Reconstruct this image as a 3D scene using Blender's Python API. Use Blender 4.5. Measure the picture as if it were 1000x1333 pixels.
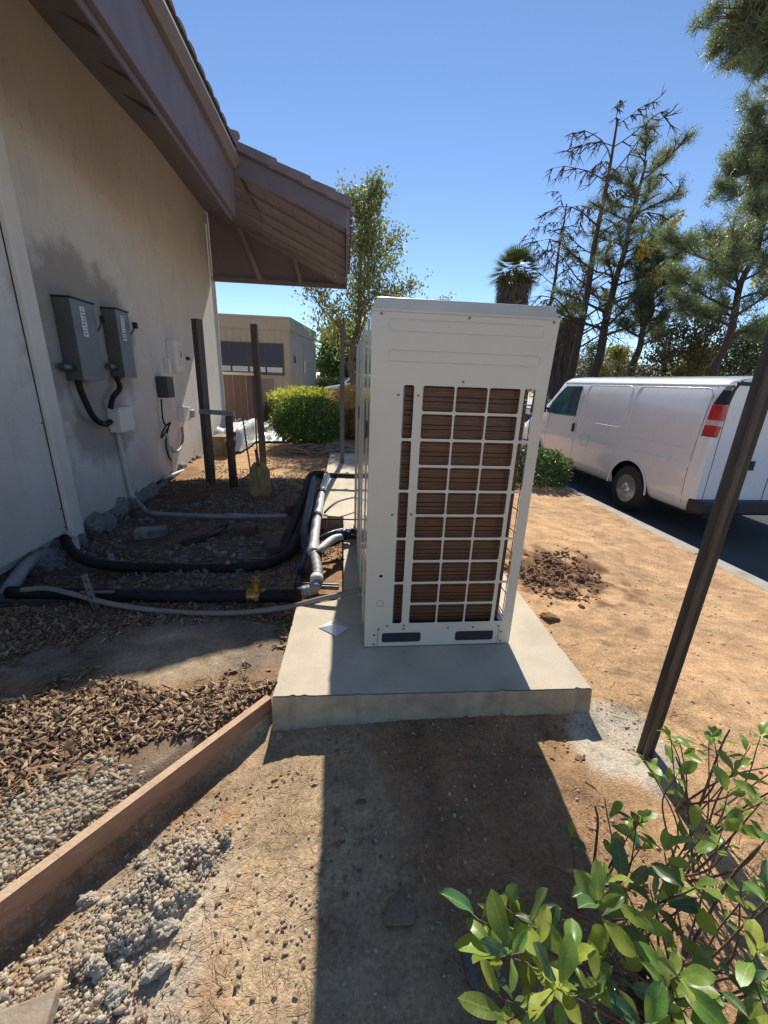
import bpy, math, random
import numpy as np
from math import radians, sin, cos, pi
from mathutils import Matrix, Vector, Euler
random.seed(7); rng = np.random.default_rng(11)
S = bpy.context.scene; COL = S.collection
for o in list(bpy.data.objects): bpy.data.objects.remove(o)

# ---------------------------------------------------------------- camera
F = 528.0; CH = 1.55
RA = np.array([[0.99503275, 0.0044028, 0.09945074], [-0.09321903, -0.30932361, 0.94637684], [0.03492917, -0.95094664, -0.30737669]])
cd = bpy.data.cameras.new('camera'); cam = bpy.data.objects.new('camera', cd); COL.objects.link(cam); S.camera = cam
cd.sensor_fit = 'VERTICAL'; cd.sensor_height = 36; cd.lens = F / 1333 * 36; cd.clip_start = .02; cd.clip_end = 3000
r_, u_, f_ = RA[:, 0], -RA[:, 1], RA[:, 2]
cam.matrix_world = Matrix(((r_[0], u_[0], -f_[0], 0), (r_[1], u_[1], -f_[1], 0), (r_[2], u_[2], -f_[2], CH), (0, 0, 0, 1)))
# ---------------------------------------------------------------- sky, sun, exposure
SUN_EL, SUN_AZ = 42.0, 5.5
w = bpy.data.worlds.new('World'); S.world = w; w.use_nodes = True
nt = w.node_tree; nt.nodes.clear()
sky = nt.nodes.new('ShaderNodeTexSky'); sky.sky_type = 'NISHITA'; sky.sun_disc = False
sky.sun_elevation = radians(SUN_EL); sky.sun_rotation = radians(SUN_AZ)
sky.altitude = 0; sky.air_density = 0.8; sky.dust_density = 0; sky.ozone_density = 4.0
bg = nt.nodes.new('ShaderNodeBackground'); bg.inputs[1].default_value = .088
ow = nt.nodes.new('ShaderNodeOutputWorld'); nt.links.new(sky.outputs[0], bg.inputs[0]); nt.links.new(bg.outputs[0], ow.inputs[0])
sl = bpy.data.lights.new('sun', 'SUN'); sl.energy = 3.4; sl.angle = radians(.53); sl.color = (1, .94, .83)
so = bpy.data.objects.new('sun', sl); COL.objects.link(so)
e, a = radians(SUN_EL), radians(SUN_AZ)
so.rotation_euler = Vector((sin(a) * cos(e), cos(a) * cos(e), sin(e))).to_track_quat('Z', 'Y').to_euler()
so.location = (0, 5, 12)
S.view_settings.view_transform = 'Standard'; S.view_settings.look = 'None'; S.view_settings.gamma = 1
S.view_settings.exposure = .88; S.view_settings.use_curve_mapping = False
S.render.engine = 'CYCLES'; S.cycles.max_bounces = 8; S.cycles.diffuse_bounces = 4; S.cycles.transparent_max_bounces = 8

# ---------------------------------------------------------------- helpers
def ray(px, py): return RA @ np.array([px - 500, py - 666.5, F])
def g(px, py, z=0.):
    d = ray(px, py); t = (z - CH) / d[2]; return (d[0] * t, d[1] * t, z)
def ay(px, py, Y):
    d = ray(px, py); t = Y / d[1]; return (d[0] * t, Y, CH + d[2] * t)
def wx(y): return -2.70 - .035 * (y - 4.03)
def aw(px, py, off=0.):        # point on the stucco wall
    d = ray(px, py); t = (-2.70 + .035 * 4.03 + off) / (d[0] + .035 * d[1]); return (d[0] * t, d[1] * t, CH + d[2] * t)
ORG = {None: (0, 0, 0)}
def tag(o, label=None, cat=None, group=None, kind=None):
    for k, v in (('label', label), ('category', cat), ('group', group), ('kind', kind)):
        if v: o[k] = v
    return o
def thing(name, label, cat, loc=(0, 0, 0), group=None):
    o = bpy.data.objects.new(name, None); COL.objects.link(o); o.location = loc; o.empty_display_size = .1
    ORG[o] = tuple(loc); return tag(o, label, cat, group)
def link(name, me, mat=None, parent=None):
    o = bpy.data.objects.new(name, me); COL.objects.link(o); o.parent = parent
    if mat and not me.materials: me.materials.append(mat)
    ORG[o] = ORG[parent]; return o
def np_mesh(name, V, Fc, smooth=False):
    me = bpy.data.meshes.new(name); V = np.ascontiguousarray(V, dtype=np.float32); Fc = np.ascontiguousarray(Fc, dtype=np.int32)
    n, k = Fc.shape
    me.vertices.add(len(V)); me.vertices.foreach_set('co', V.ravel())
    me.loops.add(n * k); me.loops.foreach_set('vertex_index', Fc.ravel())
    me.polygons.add(n); me.polygons.foreach_set('loop_start', np.arange(0, n * k, k, dtype=np.int32))
    me.polygons.foreach_set('loop_total', np.full(n, k, dtype=np.int32))
    if smooth: me.polygons.foreach_set('use_smooth', np.ones(n, dtype=bool))
    me.update(calc_edges=True); return me
def npobj(name, V, Fc, mat, parent=None, smooth=False):
    V = np.asarray(V, dtype=float) - np.array(ORG[parent])
    return link(name, np_mesh(name, V, Fc, smooth), mat, parent)
BOXF = [(0, 3, 2, 1), (4, 5, 6, 7), (0, 1, 5, 4), (1, 2, 6, 5), (2, 3, 7, 6), (3, 0, 4, 7)]
class MB:
    def __init__(s): s.v = []; s.f = []
    def add(s, vs, fs):
        n = len(s.v); s.v += [tuple(p) for p in vs]; s.f += [tuple(i + n for i in q) for q in fs]; return s
    def box(s, c, d, rz=0., R=None):
        R = R or Matrix.Rotation(rz, 3, 'Z'); c = Vector(c)
        P = [(-1, -1, -1), (1, -1, -1), (1, 1, -1), (-1, 1, -1), (-1, -1, 1), (1, -1, 1), (1, 1, 1), (-1, 1, 1)]
        return s.add([c + R @ Vector((p[0] * d[0] / 2, p[1] * d[1] / 2, p[2] * d[2] / 2)) for p in P], BOXF)
    def mm(s, x0, x1, y0, y1, z0, z1): return s.box(((x0 + x1) / 2, (y0 + y1) / 2, (z0 + z1) / 2), (x1 - x0, y1 - y0, z1 - z0))
    def prism(s, poly, ax, a0, a1):       # poly in the other two axes
        def mk(p, q): return {'x': (q, p[0], p[1]), 'y': (p[0], q, p[1]), 'z': (p[0], p[1], q)}[ax]
        n = len(poly); return s.add([mk(p, a0) for p in poly] + [mk(p, a1) for p in poly],
            [tuple(range(n)), tuple(range(2 * n - 1, n - 1, -1))] + [(i, i + n, (i + 1) % n + n, (i + 1) % n) for i in range(n)])
    def bar(s, p, q, w_, h_):
        p, q = Vector(p), Vector(q); d = q - p; R = d.to_track_quat('Y', 'Z').to_matrix()
        return s.box((p + q) / 2, (w_, d.length, h_), R=R)
    def tube(s, pts, r, n=8, cap=True):
        pts = [Vector(p) for p in pts]; m = len(pts); rr = r if isinstance(r, (list, tuple)) else [r] * m
        N = None; vs = []
        for i, p in enumerate(pts):
            t = (pts[min(i + 1, m - 1)] - pts[max(i - 1, 0)]).normalized()
            if N is None: N = t.orthogonal().normalized()
            N = (N - t * N.dot(t)); N = N.normalized() if N.length > 1e-6 else t.orthogonal().normalized()
            B = t.cross(N)
            for k in range(n):
                a = 2 * pi * k / n; vs.append(p + (N * cos(a) + B * sin(a)) * rr[i])
        fs = [(i * n + k, i * n + (k + 1) % n, (i + 1) * n + (k + 1) % n, (i + 1) * n + k) for i in range(m - 1) for k in range(n)]
        if cap: fs += [tuple(range(n - 1, -1, -1)), tuple((m - 1) * n + k for k in range(n))]
        return s.add(vs, fs)
    def lathe(s, prof, c, ax='x', n=24):   # prof: (axial, radius)
        vs = []
        for a, r in prof:
            for k in range(n):
                t = 2 * pi * k / n; q = {'x': (a, r * cos(t), r * sin(t)), 'y': (r * cos(t), a, r * sin(t)), 'z': (r * cos(t), r * sin(t), a)}[ax]
                vs.append((c[0] + q[0], c[1] + q[1], c[2] + q[2]))
        m = len(prof)
        return s.add(vs, [(i * n + k, i * n + (k + 1) % n, (i + 1) * n + (k + 1) % n, (i + 1) * n + k) for i in range(m - 1) for k in range(n)] + [tuple(range(n)), tuple((m - 1) * n + k for k in range(n - 1, -1, -1))])
    def build(s, name, mat, parent=None, smooth=False, bevel=0.):
        me = bpy.data.meshes.new(name); o = ORG[parent]
        me.from_pydata([(x - o[0], y - o[1], z - o[2]) for x, y, z in s.v], [], s.f)
        if smooth: me.polygons.foreach_set('use_smooth', [len(p.vertices) <= 4 for p in me.polygons])
        me.update(); ob = link(name, me, mat, parent)
        if bevel:
            b = ob.modifiers.new('bevel', 'BEVEL'); b.width = bevel; b.segments = 2; b.limit_method = 'ANGLE'; b.angle_limit = .6
        return ob
def curve(pts, k=6):            # Catmull-Rom
    P = [Vector(p) for p in pts]; P = [P[0] * 2 - P[1]] + P + [P[-1] * 2 - P[-2]]; out = []
    for i in range(1, len(P) - 2):
        for j in range(k):
            t = j / k; a, b, c, d = P[i - 1:i + 3]
            out.append(.5 * (2 * b + (c - a) * t + (2 * a - 5 * b + 4 * c - d) * t * t + (3 * b - a - 3 * c + d) * t ** 3))
    return out + [P[-2]]
def rotm(rx, ry, rz):
    cx, sx, cy, sy, cz, sz = np.cos(rx), np.sin(rx), np.cos(ry), np.sin(ry), np.cos(rz), np.sin(rz)
    R = np.empty((len(rx), 3, 3))
    R[:, 0] = np.stack([cz * cy, cz * sy * sx - sz * cx, cz * sy * cx + sz * sx], 1)
    R[:, 1] = np.stack([sz * cy, sz * sy * sx + cz * cx, sz * sy * cx - cz * sx], 1)
    R[:, 2] = np.stack([-sy, cy * sx, cy * cx], 1); return R
def scatter(TV, TF, pos, sc, rot, jit=0.):
    TV = np.asarray(TV, float); TF = np.asarray(TF); N = len(pos)
    V = np.broadcast_to(TV, (N,) + TV.shape).copy()
    if jit: V *= 1 + rng.uniform(-jit, jit, (N, len(TV), 1))
    V = V * np.asarray(sc)[:, None, :]
    V = np.einsum('nij,nkj->nki', rotm(*np.asarray(rot).T), V) + np.asarray(pos)[:, None, :]
    Fc = (TF[None] + (np.arange(N) * len(TV))[:, None, None]).reshape(-1, TF.shape[1])
    return V.reshape(-1, 3), Fc
BOXV = np.array([(-1, -1, -1), (1, -1, -1), (1, 1, -1), (-1, 1, -1), (-1, -1, 1), (1, -1, 1), (1, 1, 1), (-1, 1, 1)]) / 2.
ph = (1 + 5 ** .5) / 2
ICOV = np.array([(-1, ph, 0), (1, ph, 0), (-1, -ph, 0), (1, -ph, 0), (0, -1, ph), (0, 1, ph), (0, -1, -ph), (0, 1, -ph), (ph, 0, -1), (ph, 0, 1), (-ph, 0, -1), (-ph, 0, 1)]) / 1.9 / 2
ICOF = np.array([(0, 11, 5), (0, 5, 1), (0, 1, 7), (0, 7, 10), (0, 10, 11), (1, 5, 9), (5, 11, 4), (11, 10, 2), (10, 7, 6), (7, 1, 8), (3, 9, 4), (3, 4, 2), (3, 2, 6), (3, 6, 8), (3, 8, 9), (4, 9, 5), (2, 4, 11), (6, 2, 10), (8, 6, 7), (9, 8, 1)])
_T = rng.random((256, 256))
def vnoise(x, y, s, seed=0):
    x = x * s + seed * 17.3; y = y * s + seed * 5.7; xi = np.floor(x).astype(int); yi = np.floor(y).astype(int); fx = x - xi; fy = y - yi
    fx = fx * fx * (3 - 2 * fx); fy = fy * fy * (3 - 2 * fy); T = lambda i, j: _T[i & 255, j & 255]
    return (T(xi, yi) * (1 - fx) + T(xi + 1, yi) * fx) * (1 - fy) + (T(xi, yi + 1) * (1 - fx) + T(xi + 1, yi + 1) * fx) * fy
def fbm(x, y, s, o=4, seed=0):
    r = 0; a = .5
    for i in range(o): r = r + a * vnoise(x, y, s * 2 ** i, seed + i); a *= .5
    return r
def ss(a, b, x):
    t = np.clip((x - a) / (b - a), 0, 1); return t * t * (3 - 2 * t)
def stone_mesh(name, seed, k=2, rough=0.):     # an angular lumpy stone about 1 m across
    r = np.random.default_rng(seed); V = [Vector(p) for p in ICOV]; Fc = [tuple(f) for f in ICOF]
    for _ in range(k - 1):
        mid = {}; NF = []
        def m(a, b):
            key = (min(a, b), max(a, b))
            if key not in mid: V.append((V[a] + V[b]).normalized() * .5); mid[key] = len(V) - 1
            return mid[key]
        for a, b, c in Fc:
            ab, bc, ca = m(a, b), m(b, c), m(c, a); NF += [(a, ab, ca), (b, bc, ab), (c, ca, bc), (ab, bc, ca)]
        Fc = NF
    V = np.array([tuple(v) for v in V]); V *= (1 + r.uniform(-.16, .16, (len(V), 1)) / (1 + .6 * max(0, k - 2)))
    for _ in range(5):                # flatten against random planes
        n = r.normal(size=3); n /= np.linalg.norm(n); d = V @ n; V -= np.outer(np.clip(d - .34, 0, None) * .9, n)
    if rough:
        f = fbm(V[:, 0] + 3 + seed, V[:, 1] + V[:, 2] * .7, 5, 5, seed) + fbm(V[:, 2] + 9, V[:, 0] - V[:, 1] * .6 + seed, 7, 4, seed + 3) - .95; V *= (1 + rough * f)[:, None]
    me = np_mesh(name, V, Fc, k > 3); return me

# ---------------------------------------------------------------- materials
def _n(nt, t, **k):
    n = nt.nodes.new(t)
    for a, b in k.items(): setattr(n, a, b)
    return n
def mat(name, c, c2=None, scale=6., rough=.7, bump=0., bscale=80., metal=0., spec=.5, coat=0., trans=0., island=None, speck=None, dirt=None, aniso=(1, 1, 1), geo=False):
    m = bpy.data.materials.new(name); m.use_nodes = True; nt = m.node_tree; L = nt.links.new; b = nt.nodes['Principled BSDF']
    b.inputs['Roughness'].default_value = rough; b.inputs['Metallic'].default_value = metal
    b.inputs['Specular IOR Level'].default_value = spec; b.inputs['Coat Weight'].default_value = coat; b.inputs['Coat Roughness'].default_value = .08
    tc = _n(nt, 'ShaderNodeTexCoord'); mp = _n(nt, 'ShaderNodeMapping'); mp.inputs['Scale'].default_value = aniso
    L(tc.outputs['Object'], mp.inputs[0]); co = mp.outputs[0]
    def noise(s, d=5):
        n = _n(nt, 'ShaderNodeTexNoise'); n.inputs['Scale'].default_value = s; n.inputs['Detail'].default_value = d; n.inputs['Roughness'].default_value = .6; L(co, n.inputs['Vector']); return n.outputs['Fac']
    def ramp(src, a, b_, ca=(0, 0, 0, 1), cb=(1, 1, 1, 1)):
        r = _n(nt, 'ShaderNodeValToRGB'); r.color_ramp.elements[0].position = a; r.color_ramp.elements[1].position = b_
        r.color_ramp.elements[0].color = ca; r.color_ramp.elements[1].color = cb; L(src, r.inputs[0]); return r.outputs[0]
    def mix(f, A, B):
        x = _n(nt, 'ShaderNodeMix', data_type='RGBA'); 
        (L(f, x.inputs[0]) if not isinstance(f, float) else setattr(x.inputs[0], 'default_value', f))
        for i, s in ((6, A), (7, B)):
            if isinstance(s, tuple): x.inputs[i].default_value = (*s[:3], 1)
            else: L(s, x.inputs[i])
        return x.outputs[2]
    c2 = c2 or tuple(v * .82 for v in c)
    col = mix(ramp(noise(scale), .35, .68), c, c2)
    if island:
        gg = _n(nt, 'ShaderNodeNewGeometry'); r = _n(nt, 'ShaderNodeValToRGB'); r.color_ramp.interpolation = 'LINEAR'
        while len(r.color_ramp.elements) < len(island): r.color_ramp.elements.new(.5)
        for i, q in enumerate(island): r.color_ramp.elements[i].position = i / (len(island) - 1); r.color_ramp.elements[i].color = (*q, 1)
        L(gg.outputs['Random Per Island'], r.inputs[0]); col = mix(.75, col, r.outputs[0])
    if speck: col = mix(ramp(noise(speck[1], 3), speck[2], speck[2] + .06), col, speck[0])
    if dirt: col = mix(ramp(noise(dirt[1], 7), dirt[2], dirt[2] + dirt[3]), col, dirt[0])
    L(col, b.inputs['Base Color'])
    rr = _n(nt, 'ShaderNodeMapRange'); rr.inputs['To Min'].default_value = max(0, rough - .08); rr.inputs['To Max'].default_value = min(1, rough + .1); L(noise(scale * 3), rr.inputs[0]); L(rr.outputs[0], b.inputs['Roughness'])
    if bump:
        bp = _n(nt, 'ShaderNodeBump'); bp.inputs['Strength'].default_value = min(1, bump); bp.inputs['Distance'].default_value = .01 * max(1, bump); L(noise(bscale, 6), bp.inputs['Height']); L(bp.outputs[0], b.inputs['Normal'])
    if trans:
        tr = _n(nt, 'ShaderNodeBsdfTranslucent'); L(mix(.35, col, (.45, .6, .05)), tr.inputs[0]); ms = _n(nt, 'ShaderNodeMixShader'); ms.inputs[0].default_value = trans
        L(b.outputs[0], ms.inputs[1]); L(tr.outputs[0], ms.inputs[2]); L(ms.outputs[0], nt.nodes['Material Output'].inputs[0])
    m['_'] = 1; return m
MT = {}
MT['unit'] = mat('cream_enamel', (.70, .64, .51), (.67, .61, .48), 3, .36, coat=.25, dirt=((.46, .39, .28), 2.6, .60, .3), speck=((.40, .33, .24), 70, .70), bump=.05, bscale=30)
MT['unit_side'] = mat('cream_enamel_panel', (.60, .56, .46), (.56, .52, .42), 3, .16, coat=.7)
MT['unit_top'] = mat('cream_enamel_lid', (.66, .62, .53), None, 3, .3, coat=.3)
MT['coil'] = mat('brown_coil', (.16, .075, .036), (.085, .042, .024), 9, .5, metal=.2, aniso=(1, 1, 14), dirt=((.20, .11, .05), 5, .70, .1))
MT['coil_dark'] = mat('dark_coil_core', (.035, .022, .016), None, 5, .8)
MT['copper'] = mat('coil_tube', (.26, .15, .09), (.14, .09, .06), 30, .4, metal=.5)
MT['dark_metal'] = mat('dark_metal', (.05, .05, .055), None, 20, .5, metal=.4)
MT['screw'] = mat('screw_metal', (.25, .22, .18), None, 50, .4, metal=.8)
MT['concrete'] = mat('pad_concrete', (.60, .51, .38), (.50, .42, .31), 5, .85, bump=.25, bscale=90, speck=((.28, .25, .2), 120, .66), dirt=((.34, .25, .16), 2.5, .62, .25))
MT['concrete_edge'] = mat('pad_edge_concrete', (.52, .42, .28), (.33, .25, .16), 7, .9, bump=.6, bscale=60, dirt=((.30, .16, .08), 9, .60, .2))
MT['kerb'] = mat('kerb_concrete', (.42, .39, .34), (.33, .30, .25), 6, .9, bump=.3, dirt=((.30, .22, .14), 4, .55, .2))
MT['asphalt'] = mat('asphalt', (.055, .054, .055), (.075, .073, .07), 1.2, .9, bump=.5, bscale=150, speck=((.16, .15, .14), 180, .66))
MT['walk'] = mat('walk_concrete', (.50, .47, .42), (.40, .38, .34), 2, .9, bump=.2)
MT['wood'] = mat('form_board_wood', (.46, .24, .135), (.36, .18, .10), 5, .75, bump=.5, bscale=30, aniso=(3, 3, 9), dirt=((.22, .14, .09), 12, .62, .2))
MT['wood_top'] = mat('dusty_board_top', (.60, .42, .27), (.50, .32, .20), 6, .85, bump=.4, bscale=40, aniso=(3, 3, 9), dirt=((.34, .22, .14), 10, .56, .2))
MT['chips'] = mat('bark_chips', (.16, .095, .055), None, 8, .85, island=[(.08, .045, .025), (.24, .145, .08), (.38, .26, .15), (.52, .39, .25), (.16, .09, .05), (.30, .17, .09)])
MT['needle'] = mat('dry_needles', (.20, .11, .055), None, 8, .8, island=[(.18, .09, .045), (.40, .24, .12), (.50, .34, .18), (.30, .16, .07)])
MT['dryleaf'] = mat('dry_leaf', (.30, .16, .07), (.20, .10, .05), 30, .7, island=[(.35, .16, .06), (.42, .28, .15), (.22, .12, .06), (.45, .22, .08)], trans=.15)
MT['gravel'] = mat('gravel', (.36, .31, .24), None, 20, .85, island=[(.36, .30, .20), (.46, .40, .28), (.26, .20, .13), (.40, .31, .19), (.24, .21, .16), (.50, .44, .32)], bump=.3)
MT['pebble_dark'] = mat('dark_pebbles', (.14, .13, .12), None, 20, .85, island=[(.10, .075, .055), (.20, .165, .13), (.15, .105, .07), (.34, .30, .25), (.12, .095, .075)])
MT['clod'] = mat('moist_soil_clods', (.11, .055, .03), None, 30, .95, island=[(.11, .055, .03), (.20, .10, .055), (.34, .19, .10), (.15, .075, .04)], bump=.5)
MT['lumps'] = mat('tan_soil_clods', (.50, .33, .19), None, 30, .95, island=[(.50, .33, .19), (.56, .38, .23), (.45, .29, .17)], bump=.5)
MT['debris'] = mat('broken_mortar', (.47, .405, .31), (.36, .30, .22), 9, .95, bump=1.5, bscale=70, dirt=((.24, .165, .105), 7, .54, .15), speck=((.52, .47, .38), 90, .60))
MT['debris_bits'] = mat('mortar_crumbs', (.42, .37, .30), None, 20, .95, island=[(.50, .42, .31), (.62, .54, .42), (.36, .25, .15), (.50, .37, .23), (.30, .22, .15), (.58, .51, .40)], bump=.6, bscale=120)
MT['chunk'] = mat('mortar_chunk', (.56, .49, .38), (.44, .37, .28), 1.6, .95, bump=.8, bscale=9, dirt=((.36, .27, .18), 1.3, .60, .2))
MT['rock'] = mat('foundation_rock', (.30, .28, .25), (.16, .14, .13), 10, .9, bump=1., bscale=25, dirt=((.10, .09, .08), 6, .56, .15))
MT['post'] = mat('weathered_post', (.075, .060, .050), (.115, .095, .075), 8, .55, metal=.35, bump=.25, bscale=40, aniso=(3, 3, .5), dirt=((.17, .12, .08), 5, .60, .2))
MT['post_grey'] = mat('grey_post', (.13, .12, .115), (.09, .08, .075), 8, .6, metal=.3, aniso=(3, 3, .5))
MT['rubber'] = mat('black_insulation', (.013, .012, .012), (.028, .026, .024), 20, .68, spec=.25, bump=.4, bscale=60)
MT['tape'] = mat('blue_black_tape', (.014, .015, .02), (.03, .045, .10), 22, .35, spec=.4, bump=.4, bscale=40, dirt=((.45, .52, .62), 24, .68, .03))
MT['white_wrap'] = mat('white_pipe_wrap', (.62, .62, .60), (.48, .48, .47), 14, .45, bump=.6, bscale=40, dirt=((.12, .12, .14), 10, .66, .12))
MT['grey_wrap'] = mat('grey_fitting', (.36, .36, .35), (.24, .24, .24), 14, .5, bump=.4)
MT['hose'] = mat('grey_hose', (.26, .24, .20), (.20, .18, .15), 9, .55)
MT['conduit'] = mat('grey_conduit', (.30, .30, .30), (.22, .22, .22), 9, .5)
MT['pvc'] = mat('white_pipe', (.62, .59, .54), (.52, .48, .43), 9, .5)
MT['galv'] = mat('galvanised', (.22, .22, .22), (.13, .13, .135), 25, .42, metal=.7)
MT['brass'] = mat('brass', (.50, .30, .07), (.24, .14, .05), 30, .42, metal=.85)
MT['ebox'] = mat('grey_box_paint', (.17, .19, .205), (.14, .155, .17), 5, .42, dirt=((.085, .08, .075), 5, .58, .2))
MT['ebox_side'] = mat('grey_box_side', (.12, .12, .105), (.09, .09, .08), 5, .55)
MT['sticker'] = mat('white_sticker', (.72, .72, .74), None, 40, .5)
MT['ink'] = mat('dark_print', (.03, .03, .035), None, 20, .6)
MT['wbox'] = mat('white_box', (.80, .77, .70), (.72, .68, .62), 6, .5)
MT['green_box'] = mat('dark_green_box', (.05, .06, .055), None, 6, .45)
MT['rust'] = mat('rusty_steel', (.14, .08, .045), (.07, .045, .03), 25, .8, bump=.5)
MT['shovel'] = mat('yellow_worn_steel', (.42, .25, .06), (.16, .17, .10), 9, .6, dirt=((.16, .10, .06), 8, .54, .12))
MT['trim'] = mat('white_trim', (.74, .69, .60), (.68, .62, .54), 4, .7, dirt=((.30, .25, .2), 3, .64, .25))
MT['trim_cool'] = mat('grey_white_trim', (.74, .73, .72), (.66, .66, .65), 4, .7)
MT['brownwood'] = mat('brown_painted_wood', (.205, .17, .185), (.17, .14, .155), 4, .7, bump=.2, aniso=(1, 1, 1), dirt=((.17, .12, .10), 2, .62, .2))
MT['soffit'] = mat('brown_soffit', (.18, .17, .195), (.15, .14, .165), 3, .8, bump=.2)
MT['gutter'] = mat('brown_gutter', (.24, .20, .21), (.19, .16, .17), 3, .45)
MT['tile'] = mat('roof_tile', (.27, .22, .215), (.20, .165, .165), 6, .85, bump=.4, dirt=((.30, .26, .22), 9, .66, .12))
MT['beam'] = mat('lighter_beam', (.33, .29, .28), (.27, .235, .23), 3, .75)
MT['ply'] = mat('brown_panel', (.235, .215, .25), (.195, .18, .21), 2, .8)
MT['siding'] = mat('tan_siding', (.50, .40, .27), (.45, .355, .235), 1.5, .8, dirt=((.36, .29, .2), 1, .62, .3))
MT['siding_cool'] = mat('grey_green_siding', (.40, .36, .29), (.34, .31, .25), 1.5, .8)
MT['cap'] = mat('roof_cap', (.58, .48, .36), None, 2, .7)
MT['glass'] = mat('dark_glass', (.018, .028, .06), (.022, .036, .075), 1, .12, spec=.25)
MT['winframe'] = mat('brown_window_frame', (.09, .06, .045), None, 4, .5)
MT['fence'] = mat('brown_fence_board', (.15, .085, .06), (.11, .06, .045), 4, .75, aniso=(4, 4, .6))
MT['sheet'] = mat('plastic_sheet', (.72, .72, .71), (.6, .6, .6), 5, .25, bump=1., bscale=12)
MT['stonewall'] = mat('tan_stone', (.33, .24, .16), (.22, .16, .11), 7, .9, bump=.8, bscale=25)
MT['vanpaint'] = mat('white_van_paint', (.78, .78, .79), (.76, .76, .77), 2, .28, coat=1., dirt=((.62, .58, .52), .9, .62, .4))
MT['blackplastic'] = mat('black_plastic', (.018, .018, .02), None, 10, .5)
MT['tyre'] = mat('tyre_rubber', (.022, .021, .02), (.035, .032, .03), 20, .8)
MT['rim'] = mat('steel_rim', (.75, .76, .78), (.6, .6, .62), 12, .22, metal=.85)
MT['red'] = mat('red_lens', (.55, .012, .02), (.42, .01, .015), 20, .18, coat=1.)
MT['clearlens'] = mat('clear_lens', (.65, .55, .55), None, 20, .2, coat=1.)
MT['carglass'] = mat('van_window_glass', (.05, .17, .20), (.015, .04, .05), 2.5, .06, spec=.8)
MT['branch'] = mat('bark_grey_brown', (.17, .125, .095), (.10, .075, .06), 20, .9, bump=.5)
MT['twig'] = mat('brown_twig', (.16, .09, .055), (.11, .07, .05), 30, .8)
MT['pinebark'] = mat('pine_bark', (.14, .085, .06), (.07, .045, .035), 9, .95, bump=1., bscale=12)
MT['stick'] = mat('pale_cut_branch', (.36, .29, .21), (.24, .18, .13), 12, .85, bump=.4)
LEAF = lambda n, isl, tr=.3, r=.5: mat(n, isl[0], isl[1], 12, r, island=isl, trans=tr)
MT['bushleaf'] = mat('broad_glossy_leaf', (.10, .20, .035), (.17, .29, .05), 14, .38, trans=.35, spec=.5)
MT['bushleaf2'] = mat('yellowing_leaf', (.34, .42, .07), (.20, .32, .06), 14, .4, trans=.42, spec=.45)
MT['bushleaf3'] = mat('dark_glossy_leaf', (.045, .11, .045), (.07, .15, .05), 14, .34, trans=.2, spec=.5)
MT['hedge_green'] = LEAF('green_shrub_leaves', [(.05, .11, .03), (.09, .18, .04), (.03, .075, .022), (.15, .25, .07)])
MT['hedge_yellow'] = LEAF('yellow_tipped_leaves', [(.70, .62, .08), (.35, .40, .06), (.75, .66, .10), (.50, .50, .08)], .6)
MT['hedge_low'] = LEAF('dull_hedge_leaves', [(.16, .19, .06), (.22, .19, .09), (.10, .13, .05)])
MT['hedge_orange'] = LEAF('orange_tipped_leaves', [(.75, .40, .16), (.80, .48, .24), (.55, .30, .14), (.65, .42, .18)], .6)
MT['hedge_purple'] = LEAF('brown_purple_leaves', [(.12, .06, .045), (.18, .09, .06), (.08, .06, .04)])
MT['treeleaf'] = LEAF('olive_tree_leaves', [(.14, .16, .05), (.28, .27, .09), (.09, .11, .04), (.42, .34, .15), (.20, .21, .08)], .4)
MT['pine'] = LEAF('blue_green_needles', [(.16, .20, .11), (.24, .28, .16), (.11, .14, .09), (.34, .33, .20)], .3)
MT['pine_dark'] = LEAF('dark_needles', [(.08, .11, .06), (.12, .15, .09), (.16, .16, .09)], .2)
MT['yellowleaf'] = LEAF('yellow_leaves', [(.60, .38, .03), (.70, .48, .05), (.45, .25, .03)], .4)
MT['brownleaf'] = LEAF('brown_green_leaves', [(.22, .13, .06), (.13, .14, .05), (.34, .20, .08), (.10, .10, .04)], .35)
MT['palm'] = LEAF('palm_fronds', [(.07, .11, .035), (.12, .16, .05), (.05, .08, .03)], .2)
MT['palmdead'] = LEAF('dead_palm_fronds', [(.15, .10, .065), (.22, .15, .09), (.10, .065, .045)], .1)
MT['farwall'] = mat('far_house_wall', (.48, .44, .40), None, 1, .8)
MT['farroof'] = mat('far_house_roof', (.26, .22, .20), None, 1, .8)

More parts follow.
